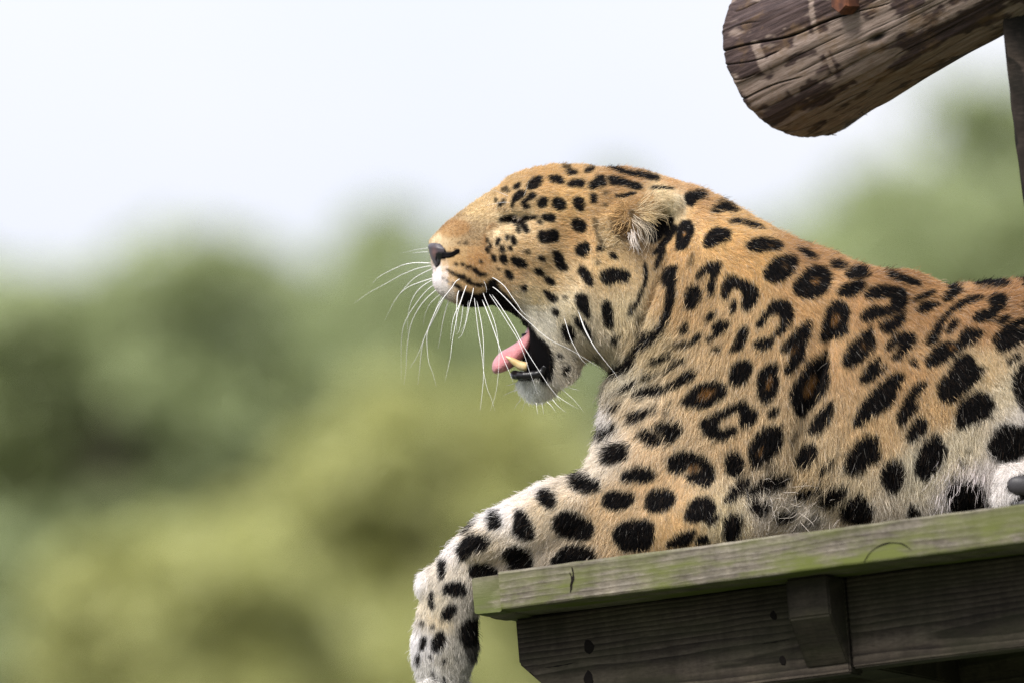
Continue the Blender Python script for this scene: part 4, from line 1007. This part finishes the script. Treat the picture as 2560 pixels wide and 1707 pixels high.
def surface_nets(f, org, h):
    s = f < 0; nx_, ny_, nz_ = f.shape
    cs = np.zeros((nx_ - 1, ny_ - 1, nz_ - 1), np.int8)
    for a in (0, 1):
        for b_ in (0, 1):
            for c in (0, 1): cs += s[a:nx_ - 1 + a, b_:ny_ - 1 + b_, c:nz_ - 1 + c]
    act = (cs > 0) & (cs < 8); ci = np.argwhere(act); idx = np.full(act.shape, -1, np.int32); idx[act] = np.arange(len(ci))
    acc = np.zeros((len(ci), 3)); cnt = np.zeros(len(ci)); cor = [(a, b_, c) for a in (0, 1) for b_ in (0, 1) for c in (0, 1)]
    for p in cor:
        for ax in range(3):
            if p[ax] == 1: continue
            q = list(p); q[ax] = 1
            fa = f[ci[:, 0] + p[0], ci[:, 1] + p[1], ci[:, 2] + p[2]]; fb = f[ci[:, 0] + q[0], ci[:, 1] + q[1], ci[:, 2] + q[2]]
            m_ = (fa < 0) != (fb < 0); tt = np.where(m_, fa / np.where(m_, fa - fb, 1), 0)
            pt = np.tile(np.array(p, float), (len(ci), 1)); pt[:, ax] = tt
            acc += pt * m_[:, None]; cnt += m_
    v = (ci + acc / cnt[:, None]) * h + org
    qs = []
    for ax in range(3):
        n0 = [slice(None)] * 3; n1 = [slice(None)] * 3; n0[ax] = slice(0, -1); n1[ax] = slice(1, None)
        a, b_ = s[tuple(n0)], s[tuple(n1)]; e = np.argwhere(a != b_); o1, o2 = [(1, 2), (2, 0), (0, 1)][ax]
        ok = np.ones(len(e), bool)
        for o_ in (o1, o2): ok &= (e[:, o_] > 0) & (e[:, o_] < f.shape[o_] - 1)
        e = e[ok]; fl = a[tuple(e.T)]
        def cell(d1, d2):
            k = e.copy(); k[:, o1] -= d1; k[:, o2] -= d2; return idx[k[:, 0], k[:, 1], k[:, 2]]
        q = np.stack([cell(1, 1), cell(0, 1), cell(0, 0), cell(1, 0)], 1)
        q = np.where(fl[:, None], q, q[:, ::-1]); qs.append(q)
    q = np.concatenate(qs); return v, q[(q >= 0).all(1)]
bv, bq = surface_nets(FLD, np.array([gx0, gy0, gz0]), HX)
# keep only the largest connected skin and relax the voxel steps a little
lab = np.arange(len(bv))
for _ in range(400):
    m_ = lab[bq].min(1); new = lab.copy(); np.minimum.at(new, bq.ravel(), np.repeat(m_, 4)); new = new[new]
    if (new == lab).all(): break
    lab = new
main = np.bincount(lab).argmax(); bq = bq[lab[bq[:, 0]] == main]
us, inv = np.unique(bq, return_inverse=True); bv = bv[us]; bq = inv.reshape(bq.shape)
for _ in range(3):
    acc = np.zeros_like(bv); cnt = np.zeros(len(bv))
    for a, b_ in ((0, 1), (1, 2), (2, 3), (3, 0)):
        np.add.at(acc, bq[:, a], bv[bq[:, b_]]); np.add.at(acc, bq[:, b_], bv[bq[:, a]]); np.add.at(cnt, bq[:, a], 1); np.add.at(cnt, bq[:, b_], 1)
    bv = bv * .5 + .5 * acc / cnt[:, None]
fn = np.cross(bv[bq[:, 2]] - bv[bq[:, 0]], bv[bq[:, 3]] - bv[bq[:, 1]])
bn = np.zeros_like(bv)
for k in range(4): np.add.at(bn, bq[:, k], fn)
bn /= np.linalg.norm(bn, axis=1)[:, None] + 1e-12
def topx(v): return v[:, 0] / S + 1280, 853.5 - v[:, 2] / S

base_w = L2W(np.array([[(1600 * K - 1280) * S, -.09, (853.5 - 1290 * K) * S]]))[0]
leo = empty('leopard', base_w)
tag(leo, 'spotted leopard lying on the platform and yawning with its tongue out', 'leopard')
ALB = 1.0                                                    # photographed tone -> reflectance
BLACK = np.array([.0045, .004, .0045]); HEART = lin((150, 105, 55)) * ALB
def coat(x, y):
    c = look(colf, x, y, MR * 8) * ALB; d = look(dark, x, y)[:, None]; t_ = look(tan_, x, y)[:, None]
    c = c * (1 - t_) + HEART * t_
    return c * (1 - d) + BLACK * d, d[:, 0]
def put_color(me, c, name='coat'):
    a = me.attributes.new(name, 'FLOAT_COLOR', 'POINT'); a.data.foreach_set('color', np.column_stack([c, np.ones(len(c))]).astype(np.float32).ravel())
body_m, t, b = mat('skin', rough=.75, spec=.06)
an = t.nodes.new('ShaderNodeAttribute'); an.attribute_name = 'coat'; t.links.new(an.outputs['Color'], b.inputs['Base Color'])
me = mesh('body', L2W(bv) - base_w, bq)
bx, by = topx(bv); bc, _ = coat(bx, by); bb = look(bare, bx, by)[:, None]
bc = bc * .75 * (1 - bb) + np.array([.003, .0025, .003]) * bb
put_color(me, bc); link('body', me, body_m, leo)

# ---- fur: one strand after another, root colour from the coat map
tri = np.concatenate([bq[:, [0, 1, 2]], bq[:, [0, 2, 3]]])
ta, tb, tcn = bv[tri[:, 0]], bv[tri[:, 1]], bv[tri[:, 2]]
area = .5 * np.linalg.norm(np.cross(tb - ta, tcn - ta), axis=1); ctr = (ta + tb + tcn) / 3; cnx, cny = topx(ctr); nrm = bn[tri].mean(1)
Lc = look(lenf, cnx, cny, MR * 8)
wt = area / Lc ** 1.0
wt *= np.where(nrm[:, 1] > .45, .25, 1.0) * np.where(cnx > 2600, .35, 1.0)
wt *= np.where(ctr[:, 2] < (853.5 - 1330 * K) * S, np.where(cnx < 1200, 1, .3), 1)
NS = 850000
pick = rng.choice(len(tri), NS, p=wt / wt.sum())
r1, r2 = np.sqrt(rng.random(NS)), rng.random(NS); w3 = np.stack([1 - r1, r1 * (1 - r2), r1 * r2], 1)
root = (bv[tri[pick]] * w3[..., None]).sum(1); rn = (bn[tri[pick]] * w3[..., None]).sum(1); rn /= np.linalg.norm(rn, axis=1)[:, None]
rx, ry = topx(root); keep_ = look(bare, rx, ry) < .5
root, rn, rx, ry = root[keep_], rn[keep_], rx[keep_], ry[keep_]; NS = len(root)
fl2 = look(flowf, rx, ry, MR * 8); T = np.stack([fl2[:, 0], np.full(NS, .0), -fl2[:, 1]], 1)
T /= np.linalg.norm(T, axis=1)[:, None] + 1e-9
# ruffle: neighbouring strands lean together, then each a little on its own
cl = np.stack([vnoise(root * 130, s_) - .5 for s_ in (1, 2, 3)], 1) * .55 + np.stack([vnoise(root * 380, s_) - .5 for s_ in (4, 5, 6)], 1) * .55 + rng.normal(0, .16, (NS, 3))
L = look(lenf, rx, ry, MR * 8) * rng.uniform(.6, 1.25, NS)
wild = np.clip((L - .016) / .012, 0, 1)[:, None]
T = T + cl * (1 + .5 * wild); T -= rn * (T * rn).sum(1)[:, None]; T /= np.linalg.norm(T, axis=1)[:, None] + 1e-9
lift = np.clip(rng.normal(.42, .14, NS), .12, .9); rim = np.clip((.5 - np.abs(rn[:, 1])) / .4, 0, 1); lift += rim * rng.uniform(.05, .5, NS) + .3 * (rx > 1275) * (rx < 1405) * (ry > 940) * (ry < 1020); L = L * (1 + .25 * rim)
stray = rng.random(NS) < .03; lift = np.where(stray, lift + .4, lift); L = np.where(stray, L * 1.35, L)
NP = 5; tt = np.linspace(0, 1, NP)[None, :, None]
ca, sa = np.cos(lift)[:, None, None], np.sin(lift)[:, None, None]
bend = rng.uniform(.35, .65, NS)[:, None, None]
side = np.cross(rn, T)[:, None, :] * rng.normal(0, .10, NS)[:, None, None]
pts = root[:, None, :] - rn[:, None, :] * .0008 + L[:, None, None] * (T[:, None, :] * ca * tt + rn[:, None, :] * sa * (tt - bend * tt ** 2) + side * tt ** 2)
# colour is read a little downstream of the root so that the spots stay where the hair lies
fx = rx + T[:, 0] / S * L * .42 + rng.normal(0, 1, NS) * L * 170; fy = ry - T[:, 2] / S * L * .42 + rng.normal(0, 1, NS) * L * 170
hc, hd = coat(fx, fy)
var = 1 + .16 * rng.normal(size=NS) + .25 * (vnoise(root * 160, 9) - .5)
pale = (rng.random(NS) < .15) * ((hd < .5) | (rng.random(NS) < .12)); brn = (hd > .6) * (rng.random(NS) < .16); hc = np.where(brn[:, None], hc + np.array([.045, .028, .016]) * rng.random((NS, 1)), hc)
hc = np.minimum(hc, .86) * np.clip(var, .5, 1.6)[:, None]; hc = np.where(pale[:, None], hc * .6 + .4 * np.array([.62, .58, .52]), hc)
rad_ = np.where(L > .018, .00028, .00022) * rng.uniform(.75, 1.25, NS)
strands = [pts]; scol = [hc]; srad = [rad_]
# ---- tufts that the photograph shows strand by strand: ear fringes, eyelashes, long chin hair
ins_ = FLD < 0; kf = np.argmax(ins_, 1); has = ins_.any(1); kf = np.where(has, kf, ny // 2)
DEP = ay_[kf] - HX * .5
def sdepth(px, py):
    """near surface of the body, smoothed over a few voxels"""
    i, j = int(((px - 1280) * S - gx0) / HX), int(((853.5 - py) * S - gz0) / HX)
    a = DEP[i - 2:i + 3, j - 2:j + 3]; h_ = has[i - 2:i + 3, j - 2:j + 3]
    return a[h_].mean() if h_.any() else -.02
def depth(px, py):
    j = int(((px - 1280) * S - gx0) / HX), int(((853.5 - py) * S - gz0) / HX)
    c = FLD[j[0], :, j[1]]; k = np.argmax(c < 0); return ay_[k] if c[k] < 0 else -.03
def tuft(path, n, spread0, spread1, colr, r=.00030, lo=.55, out0=.001, out1=.008, cvar=.15, curl=.0, wisp=0):
    """hairs that start about path[0] and follow the path (photo pixels), fanning from spread0 to spread1"""
    path = np.array(path, float); q = resample(path, NP)
    y0 = depth(*path[0])
    qq = resample(path, 60)
    for _ in range(n):
        e = rng.normal(size=2); tq = np.linspace(0, 1, NP)
        s0 = rng.uniform(0, .42) * wisp; s1 = min(1.0, s0 + rng.uniform(lo, 1.0) * (1 - .35 * wisp)); k = np.linspace(s0, s1, NP) * 59
        pp = np.stack([np.interp(k, np.arange(60), qq[:, c]) for c in (0, 1)], 1)
        a = rng.normal(0, .10 + .22 * wisp); ca_, sa_ = math.cos(a), math.sin(a); d = pp - pp[0]
        pp = pp[0] + d @ np.array([[ca_, sa_], [-sa_, ca_]]) + e * (spread0 + (spread1 - spread0) * np.linspace(s0, s1, NP)[:, None])
        ln_ = np.linalg.norm(d[-1]) + 1e-6; nv = np.array([-d[-1][1], d[-1][0]]) / ln_
        pp = pp + nv * np.sin(tq * rng.uniform(2, 5) + rng.uniform(0, 3))[:, None] * tq[:, None] * curl * .4 * rng.normal()
        yb = depth(*pp[0]) if wisp else y0
        yy = yb - out0 - (out1 - out0) * np.sin(tq * 1.9) * rng.uniform(.5, 1.4) + .0015 * e[0]
        strands.append(np.column_stack([(pp[:, 0] - 1280) * S, yy, (853.5 - pp[:, 1]) * S])[None])
        scol.append((lin(colr) * ALB * max(.35, 1 + cvar * rng.normal()))[None]); srad.append(np.array([r * rng.uniform(.7, 1.3)]))
def wpx(win, pts):
    x0, y0, sc = WIN[win]; return [(x0 + a * sc, y0 + b_ * sc) for a, b_ in pts]
CR, BR, WH = (206, 188, 154), (150, 112, 70), (226, 216, 206)
for a in ([(420, 300), (500, 240), (600, 190), (700, 150)], [(410, 310), (520, 270), (640, 230), (760, 230)], [(400, 315), (500, 295), (600, 290), (700, 300)], [(430, 270), (520, 210), (620, 150), (740, 130)], [(440, 310), (560, 300), (660, 260), (740, 190)], [(560, 220), (640, 200), (720, 190), (800, 210)], [(600, 160), (680, 140), (760, 160), (800, 230)]):
    tuft(wpx('C', a), 20, 8, 14, CR, curl=16, cvar=.35, r=.00022, wisp=1, out1=.006)
for a in ([(360, 340), (420, 400), (490, 460), (510, 560), (450, 690)], [(370, 340), (430, 400), (500, 470), (520, 560), (480, 640)], [(390, 360), (460, 420), (515, 520), (500, 620), (465, 680)]): tuft(wpx('C', a), 12, 5, 10, (214, 200, 178), lo=.6, cvar=.3, r=.00022, curl=14, wisp=.35)
for a in ([(370, 480), (380, 540), (400, 600), (370, 660)], [(390, 470), (400, 560), (430, 620), (440, 670)], [(350, 520), (370, 590), (360, 640)]): tuft(wpx('C', a), 14, 5, 9, WH, cvar=.25)
for a in ([(340, 330), (260, 350), (180, 400), (130, 460)], [(330, 340), (280, 400), (220, 450), (170, 510)], [(330, 360), (300, 430), (270, 490), (220, 540)], [(320, 320), (240, 310), (160, 330), (100, 370)], [(340, 300), (290, 240), (230, 200), (160, 200)], [(345, 350), (345, 420), (330, 490), (300, 560)], [(330, 310), (260, 270), (190, 260), (120, 290)]): tuft(wpx('C', a), 17, 9, 14, (190, 158, 112), out1=.004, cvar=.35, wisp=1, curl=8)
for a in ([(200, 480), (150, 500), (110, 520), (60, 560)], [(300, 560), (220, 570), (150, 590), (90, 570)], [(180, 420), (120, 440), (70, 450)]): tuft(wpx('C', a), 22, 9, 14, CR, out1=.005, cvar=.35, wisp=1, curl=10)
for a in ([(480, 350), (560, 380), (620, 400)], [(470, 340), (530, 360), (590, 410)], [(620, 330), (680, 350), (690, 400)]): tuft(wpx('C', a), 24, 5, 8, (214, 192, 150), out1=.006)
for a in ([(900, 600), (940, 590), (980, 600)], [(960, 640), (990, 610), (1030, 600)], [(930, 655), (950, 630), (985, 615)]): tuft(wpx('A', a), 22, 4, 6, (190, 175, 160), r=.00022, out1=.004)
for a in ([(880, 652), (930, 650), (985, 620)], [(960, 640), (1010, 615), (1060, 606)], [(900, 668), (950, 664), (1000, 635)], [(820, 640), (870, 650), (910, 655)]): tuft(wpx('A', a), 16, 3, 5, (38, 30, 26), r=.00024, out1=.003, cvar=.2)
for a in ([(1640, 1420), (1700, 1450), (1720, 1520)], [(1600, 1300), (1700, 1290), (1760, 1330)], [(1900, 1430), (1850, 1480), (1750, 1510)], [(1900, 1380), (2000, 1450), (2050, 1520)], [(1560, 1400), (1560, 1480), (1520, 1550)], [(2050, 1440), (2000, 1500), (1950, 1560)], [(2250, 1440), (2200, 1500), (2180, 1560)]):
    tuft(wpx('D', a), 6, 22, 30, (222, 212, 200), r=.00026, out1=.012, curl=14)
for a in ([(1800, 760), (1810, 830), (1790, 930)], [(1900, 780), (1880, 860), (1850, 930)], [(1700, 790), (1700, 850), (1690, 920)], [(1960, 900), (1950, 980), (1960, 1060)], [(1600, 820), (1560, 900), (1520, 1000)], [(1550, 960), (1530, 1040), (1480, 1120)]):
    tuft(wpx('F', a), 22, 18, 24, (228, 218, 216), r=.00026, out1=.01, curl=8)
P_ = np.concatenate(strands); C_ = np.concatenate(scol); Q_ = np.concatenate(srad); NS = len(P_)
hcv = bpy.data.hair_curves.new('fur')
hcv.add_curves([NP] * NS)
hcv.position_data.foreach_set('vector', (L2W(P_.reshape(-1, 3)) - base_w).astype(np.float32).ravel())
ra = hcv.attributes.get('radius') or hcv.attributes.new('radius', 'FLOAT', 'POINT')
ra.data.foreach_set('value', (Q_[:, None] * np.linspace(1, .18, NP)[None] ** .8).astype(np.float32).ravel())
ca_ = hcv.attributes.new('coat', 'FLOAT_COLOR', 'CURVE'); ca_.data.foreach_set('color', np.column_stack([C_, np.ones(NS)]).astype(np.float32).ravel())
fm = bpy.data.materials.new('fur'); fm.use_nodes = True; t = fm.node_tree; t.nodes.clear()
out = t.nodes.new('ShaderNodeOutputMaterial'); an = t.nodes.new('ShaderNodeAttribute'); an.attribute_name = 'coat'
df = t.nodes.new('ShaderNodeBsdfPrincipled'); df.inputs['Roughness'].default_value = .6; df.inputs['Specular IOR Level'].default_value = .12
tr = t.nodes.new('ShaderNodeBsdfTranslucent'); t.links.new(an.outputs['Color'], df.inputs['Base Color']); t.links.new(an.outputs['Color'], tr.inputs['Color'])
ms = t.nodes.new('ShaderNodeMixShader'); ms.inputs[0].default_value = .30
t.links.new(df.outputs[0], ms.inputs[1]); t.links.new(tr.outputs[0], ms.inputs[2]); t.links.new(ms.outputs[0], out.inputs['Surface'])
hcv.materials.append(fm)
fo = bpy.data.objects.new('fur', hcv); col.objects.link(fo); fo.parent = leo; fo['kind'] = 'stuff'

# ---- mouth, teeth, nose, whiskers, pads
def bw(x, y): return 1000 + x * .27234, 600 + y * .27234
def lpt(win, x, y, dep):
    x0, y0, sc = WIN[win]; return ((x0 + x * sc - 1280) * S, dep, (853.5 - y0 - y * sc) * S)
tong, t, b = mat('tongue', (.42, .13, .135), .34, .5)
g = t.nodes.new('ShaderNodeTexCoord').outputs['Object']
t.links.new(ramp(t, noise(t, g, 60, 5), [(.35, (.50, .165, .18)), (.7, (.64, .28, .29))]), b.inputs['Base Color'])
bump(t, b, noise(t, g, 420, 4, .7), .9, .0018); b.inputs['Subsurface Weight'].default_value = .12; b.inputs['Subsurface Radius'].default_value = (.004, .0015, .001)
cl = np.array([(1192, 762, 10), (1190, 850, 38), (1165, 930, 62), (1110, 1010, 84), (1040, 1070, 96), (970, 1115, 98), (915, 1160, 80), (885, 1195, 50), (870, 1222, 14)], float)
cl = resample(cl, 30); wd = np.interp(np.linspace(0, 1, 30), [0, .15, .5, .8, .93, 1], [.010, .022, .027, .026, .020, .006])
rings = []
dd = np.gradient(cl[:, :2], axis=0); dd /= np.linalg.norm(dd, axis=1)[:, None]
for (x, y, r_), d, w_ in zip(cl, dd, wd):
    n_ = np.array([-d[1], d[0]]); q = []
    for a in np.linspace(0, 2 * np.pi, 20, endpoint=False):
        yy = math.cos(a); off = math.sin(a) * (1 - .25 * max(0, -math.sin(a)) * (1 - abs(yy)))          # shallow groove on top
        px_, py_ = x + n_[0] * off * r_, y + n_[1] * off * r_
        q.append(lpt('B', px_, py_, yy * w_))
    rings.append(np.array(q))
def lmesh(name, vf, m, smooth=True, parent=None):
    v, f = vf; ob = link(name, mesh(name, L2W(v) - base_w, f), m, parent or leo, smooth); return ob
lmesh('tongue', loft(rings), tong)
ivo, t, b = mat('tooth', (.62, .47, .24), .28, .5); b.inputs['Subsurface Weight'].default_value = .1; b.inputs['Subsurface Radius'].default_value = (.003, .002, .001)
g = t.nodes.new('ShaderNodeTexCoord').outputs['Object']
t.links.new(ramp(t, noise(t, g, 130, 4), [(.35, (.55, .38, .16)), (.65, (.70, .56, .33))]), b.inputs['Base Color'])
for sg in (-1, 1):
    cc_ = resample(np.array([(1165, 1160, 46), (1110, 1150, 44), (1060, 1122, 36), (1015, 1092, 24), (985, 1074, 12), (968, 1064, 2)], float), 14)
    pts_ = [lpt('B', x, y, sg * (.0285 - .002 * i / 13)) for i, (x, y, r_) in enumerate(cc_)]
    lmesh('canine_tooth', tube(pts_, cc_[:, 2] * .27234 * S * .92, 12), ivo)
lipm, t, b = mat('lip', (.008, .007, .008), .34, .4)
g = t.nodes.new('ShaderNodeTexCoord').outputs['Object']; bump(t, b, noise(t, g, 260, 3), .5, .0008)
cc_ = resample([lpt('B', 1340, 1150, -.036), lpt('B', 1290, 1215, -.034), lpt('B', 1180, 1238, -.0325), lpt('B', 1110, 1240, -.028), lpt('B', 1065, 1236, -.018), lpt('B', 1052, 1234, 0), lpt('B', 1065, 1236, .018), lpt('B', 1110, 1240, .028), lpt('B', 1268, 1235, .033)], 40)
lmesh('lower_lip', tube(cc_, .0052 * (1 + .12 * np.sin(np.arange(40) * 1.7)), 10), lipm)
# floor of the mouth between the lips, and the dark inner cheeks
cc_ = resample([lpt('B', 1330, 1180, 0), lpt('B', 1260, 1130, 0), lpt('B', 1255, 980, 0), lpt('B', 1230, 840, 0)], 14)
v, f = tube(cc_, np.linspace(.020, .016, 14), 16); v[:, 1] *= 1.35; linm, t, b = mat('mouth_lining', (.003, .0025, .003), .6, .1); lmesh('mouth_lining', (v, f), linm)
# nose leather: front of the muzzle, swelling either side of the philtrum
nosem, t, b = mat('nose_leather', rough=.42, spec=.45)
an = t.nodes.new('ShaderNodeAttribute'); an.attribute_name = 'coat'; t.links.new(an.outputs['Color'], b.inputs['Base Color'])
g = t.nodes.new('ShaderNodeTexCoord').outputs['Object']; bump(t, b, noise(t, g, 700, 3), .45, .0006)
def aw(x, y): return np.array([1040 + x * .27234, 380 + y * .27234])
nu, nv_ = 26, 40; rings = []; ncol = []
prof = resample([(138, 838), (118, 850), (110, 872), (116, 905), (126, 945), (142, 990), (160, 1030), (186, 1078), (205, 1092)], nu)
backx = resample([(215, 846), (240, 866), (258, 890), (262, 915), (250, 945), (232, 985), (215, 1020), (200, 1072), (207, 1094)], nu)
half = np.array([-sdepth(*aw(*q)) + .0022 for q in backx]); half = np.convolve(np.pad(half, 4, 'edge'), np.ones(9) / 9, 'valid') * np.interp(np.linspace(0, 1, nu), [0, .75, 1], [1, 1, .6])
for i in range(nu):
    q = []
    for a in np.linspace(-1, 1, nv_):
        s_ = abs(a); k = 1 - math.sqrt(max(0, 1 - s_ ** 2.6)) if s_ < 1 else 1
        p = prof[i] * (1 - k) + backx[i] * k; p = p + (backx[i] - prof[i]) * .10 * math.exp(-(a / .12) ** 2)
        q.append(lpt('A', p[0], p[1], a * half[i]))
    q += [lpt('A', backx[i][0] + 60, backx[i][1], a * half[i] * .9) for a in np.linspace(1, -1, 14)]
    rings.append(np.array(q))
v, f = loft(rings)
nvx, nvy = topx(v)
slit = chaikin(np.array([(182, 940), (200, 922), (240, 926), (275, 940), (330, 926), (372, 896), (402, 896), (398, 930), (350, 964), (285, 980), (245, 1008), (208, 1056), (190, 1000)], float)) * .27234 + [1040, 380]
inn = inside(slit, nvx, nvy); pinkish = np.exp(-(((nvx - aw(165, 930)[0]) / 7) ** 2 + ((nvy - aw(165, 930)[1]) / 12) ** 2))[:, None]
nc = np.array([.040, .032, .038]) * (1 - pinkish) + np.array([.14, .078, .072]) * pinkish; nc = np.where(inn[:, None], .008, nc)
no_ = lmesh('nose', (v, f), nosem); put_color(no_.data, nc)
# nostril wings: black comma that runs back from the nose on each side
for sg in (-1, 1):
    pth = resample(np.array([(200, 1030), (206, 985), (225, 955), (262, 950), (300, 952), (340, 942), (372, 922), (394, 902)], float), 30)
    hw = np.interp(np.linspace(0, 1, 30), [0, .1, .28, .5, .75, .92, 1], [8, 26, 36, 25, 21, 18, 5])
    d = np.gradient(pth, axis=0); d /= np.linalg.norm(d, axis=1)[:, None]; n_ = np.column_stack([-d[:, 1], d[:, 0]]); rings = []
    dl = np.array([min(sdepth(*aw(*q)), -.014) for q in pth]); dl = np.convolve(np.pad(dl, 5, 'edge'), np.ones(11) / 11, 'valid')
    for q, n1, h_, dp in zip(pth, n_, hw, dl):
        row = []
        for c, lift_ in ((-1, .002), (-.9, -.0016), (-.45, -.0019), (0, -.0013), (.45, -.0019), (.9, -.0016), (1, .002)):
            w_ = aw(*(q + n1 * h_ * c)); row.append(((w_[0] - 1280) * S, -sg * (dp + lift_ - .001), (853.5 - w_[1]) * S))
        rings.append(np.array(row))
    lmesh('nostril', loft(rings, closed=False, caps=False), linm)
# whiskers
whm, t, b = mat('whisker', (.82, .81, .79), .35, .4)
NEAR = ['570,350 515,385 480,440 430,500 370,580 310,700 255,850 255,1000 270,1120 310,1230 340,1345', '620,400 590,480 550,590 500,700 480,790 465,930', '550,450 530,510 525,570 520,680 525,850', '680,425 665,510 640,600 610,750 570,870 530,910',
 '680,500 700,680 725,880 750,1020 770,1200 800,1350 840,1450 875,1568', '700,540 740,720 765,900 770,1100 765,1300 750,1450 738,1560', '750,450 790,560 850,700 880,800 905,950 910,1100 900,1250 880,1400 830,1560', '750,540 800,660 870,850 920,1000 960,1110 1000,1200 1040,1300',
 '800,470 900,620 1000,780 1070,890 1110,980 1150,1080 1180,1180 1230,1310 1290,1480', '820,470 950,650 1060,830 1120,950 1200,1080 1290,1220 1370,1340 1440,1430 1470,1480', '820,415 900,470 1000,570 1100,680 1200,770 1300,860 1400,930 1550,1000 1700,1090 1830,1170',
 '790,330 870,360 960,430 1030,530 1080,600 1120,660 1180,710 1270,755', '730,330 770,380 795,450 795,490', '630,540 620,640 600,760 555,860', '580,600 570,700 545,830 520,870', '590,480 540,640 510,780 480,950 465,1080 415,1300',
 '1520,430 1580,540 1640,680 1700,830 1780,980 1860,1090 1950,1200 2010,1290', '1535,440 1620,620 1680,800 1740,920 1800,1020', '1480,640 1520,770 1560,900 1620,1020 1660,1090 1720,1150',
 '1250,1490 1255,1530 1262,1600', '1300,1490 1310,1540 1318,1600', '1350,1480 1390,1520 1430,1580', '1440,1425 1520,1480 1640,1550', '1485,1365 1600,1470 1690,1580', '1495,1340 1580,1360 1650,1380', '1400,1460 1450,1520 1525,1580']
FAR = ['255,75 150,90 0,122', '255,110 180,114 110,122', '285,215 150,210 60,222 0,240 -100,285 -200,340 -260,400', '285,237 150,265 50,305 0,325 -150,410 -300,490 -430,584', '295,265 200,310 120,360 50,430 0,490 -60,570 -110,670 -147,742', '305,350 180,390 80,430 0,490 -50,560',
 '310,360 200,430 130,510 90,600 70,700 65,860', '325,400 230,480 120,620 40,760 10,900 5,1080 5,1280', '345,450 240,540 150,660 90,800 60,1000 50,1180 30,1330', '380,490 280,580 230,680 210,790', '395,500 350,590 280,760 220,900 160,1050 85,1180', '415,510 370,600 300,740 220,900 190,1050 175,1200 158,1330', '455,530 420,640 390,760 370,880 345,1000',
 '1065,1310 1000,1330 970,1332', '1075,1370 1000,1400 945,1430', '1110,1465 1070,1510 1050,1550', '1145,1485 1130,1530 1115,1580']
BROW = ['860,420 780,385 700,355', '890,480 820,470 720,485 620,510', '985,420 1010,360 1035,280']
def whisk(txt, win, far):
    p = np.array([[float(q) for q in s_.split(',')] for s_ in txt.split()]); x0, y0, sc = WIN[win]; n = 22
    q = resample(p, n) * sc + [x0, y0]; r0 = q[0]; tt = np.linspace(0, 1, n)
    ln = np.linalg.norm(np.diff(q, axis=0), axis=1).sum() * S
    d0 = depth(r0[0], r0[1]) + .002
    dep = (-.3 * d0 * .0 + .012 + tt * ln * .45) if far else (d0 - np.sin(tt * 1.3) * min(ln * .45, .05))
    wk = rng.uniform(.65, 1.1); pp = np.column_stack([(q[:, 0] - 1280) * S, dep * np.ones(n), (853.5 - q[:, 1]) * S])
    big = ln > .05
    lmesh('whisker', tube(pp, np.linspace(1, .15, n) * wk * (.00062 if big else .00036), 6), whm)
for s_ in NEAR: whisk(s_, 'B', False)
for s_ in FAR: whisk(s_, 'B', True)
for s_ in BROW: whisk(s_, 'A', False)
# pads of the hind foot
padm, t, b = mat('pad', (.035, .033, .036), .5, .4)
g = t.nodes.new('ShaderNodeTexCoord').outputs['Object']; bump(t, b, noise(t, g, 500, 3), .4, .0006)
def pad(px, py, y, rx, ry, rz, rot):
    rings = []; ca, sa = math.cos(R_(rot)), math.sin(R_(rot))
    for a in np.linspace(-np.pi / 2, np.pi / 2, 12):
        th_ = np.linspace(0, 2 * np.pi, 20, endpoint=False); c = max(math.cos(a), .02)
        X = rx * c * np.sign(np.cos(th_)) * np.abs(np.cos(th_)) ** .7; Z = rz * c * np.sign(np.sin(th_)) * np.abs(np.sin(th_)) ** .8; X, Z = ca * X - sa * Z, sa * X + ca * Z
        rings.append(np.column_stack([(px - 1280) * S + X, np.full(20, y + ry * math.sin(a)), (853.5 - py) * S + Z]))
    lmesh('toe_pad', loft(rings), padm)
pad(2546, 1208, depth(2546, 1208) - .001, .024, .009, .0125, -4)
pad(2556, 1252, depth(2556, 1245) - .001, .026, .008, .008, 5)
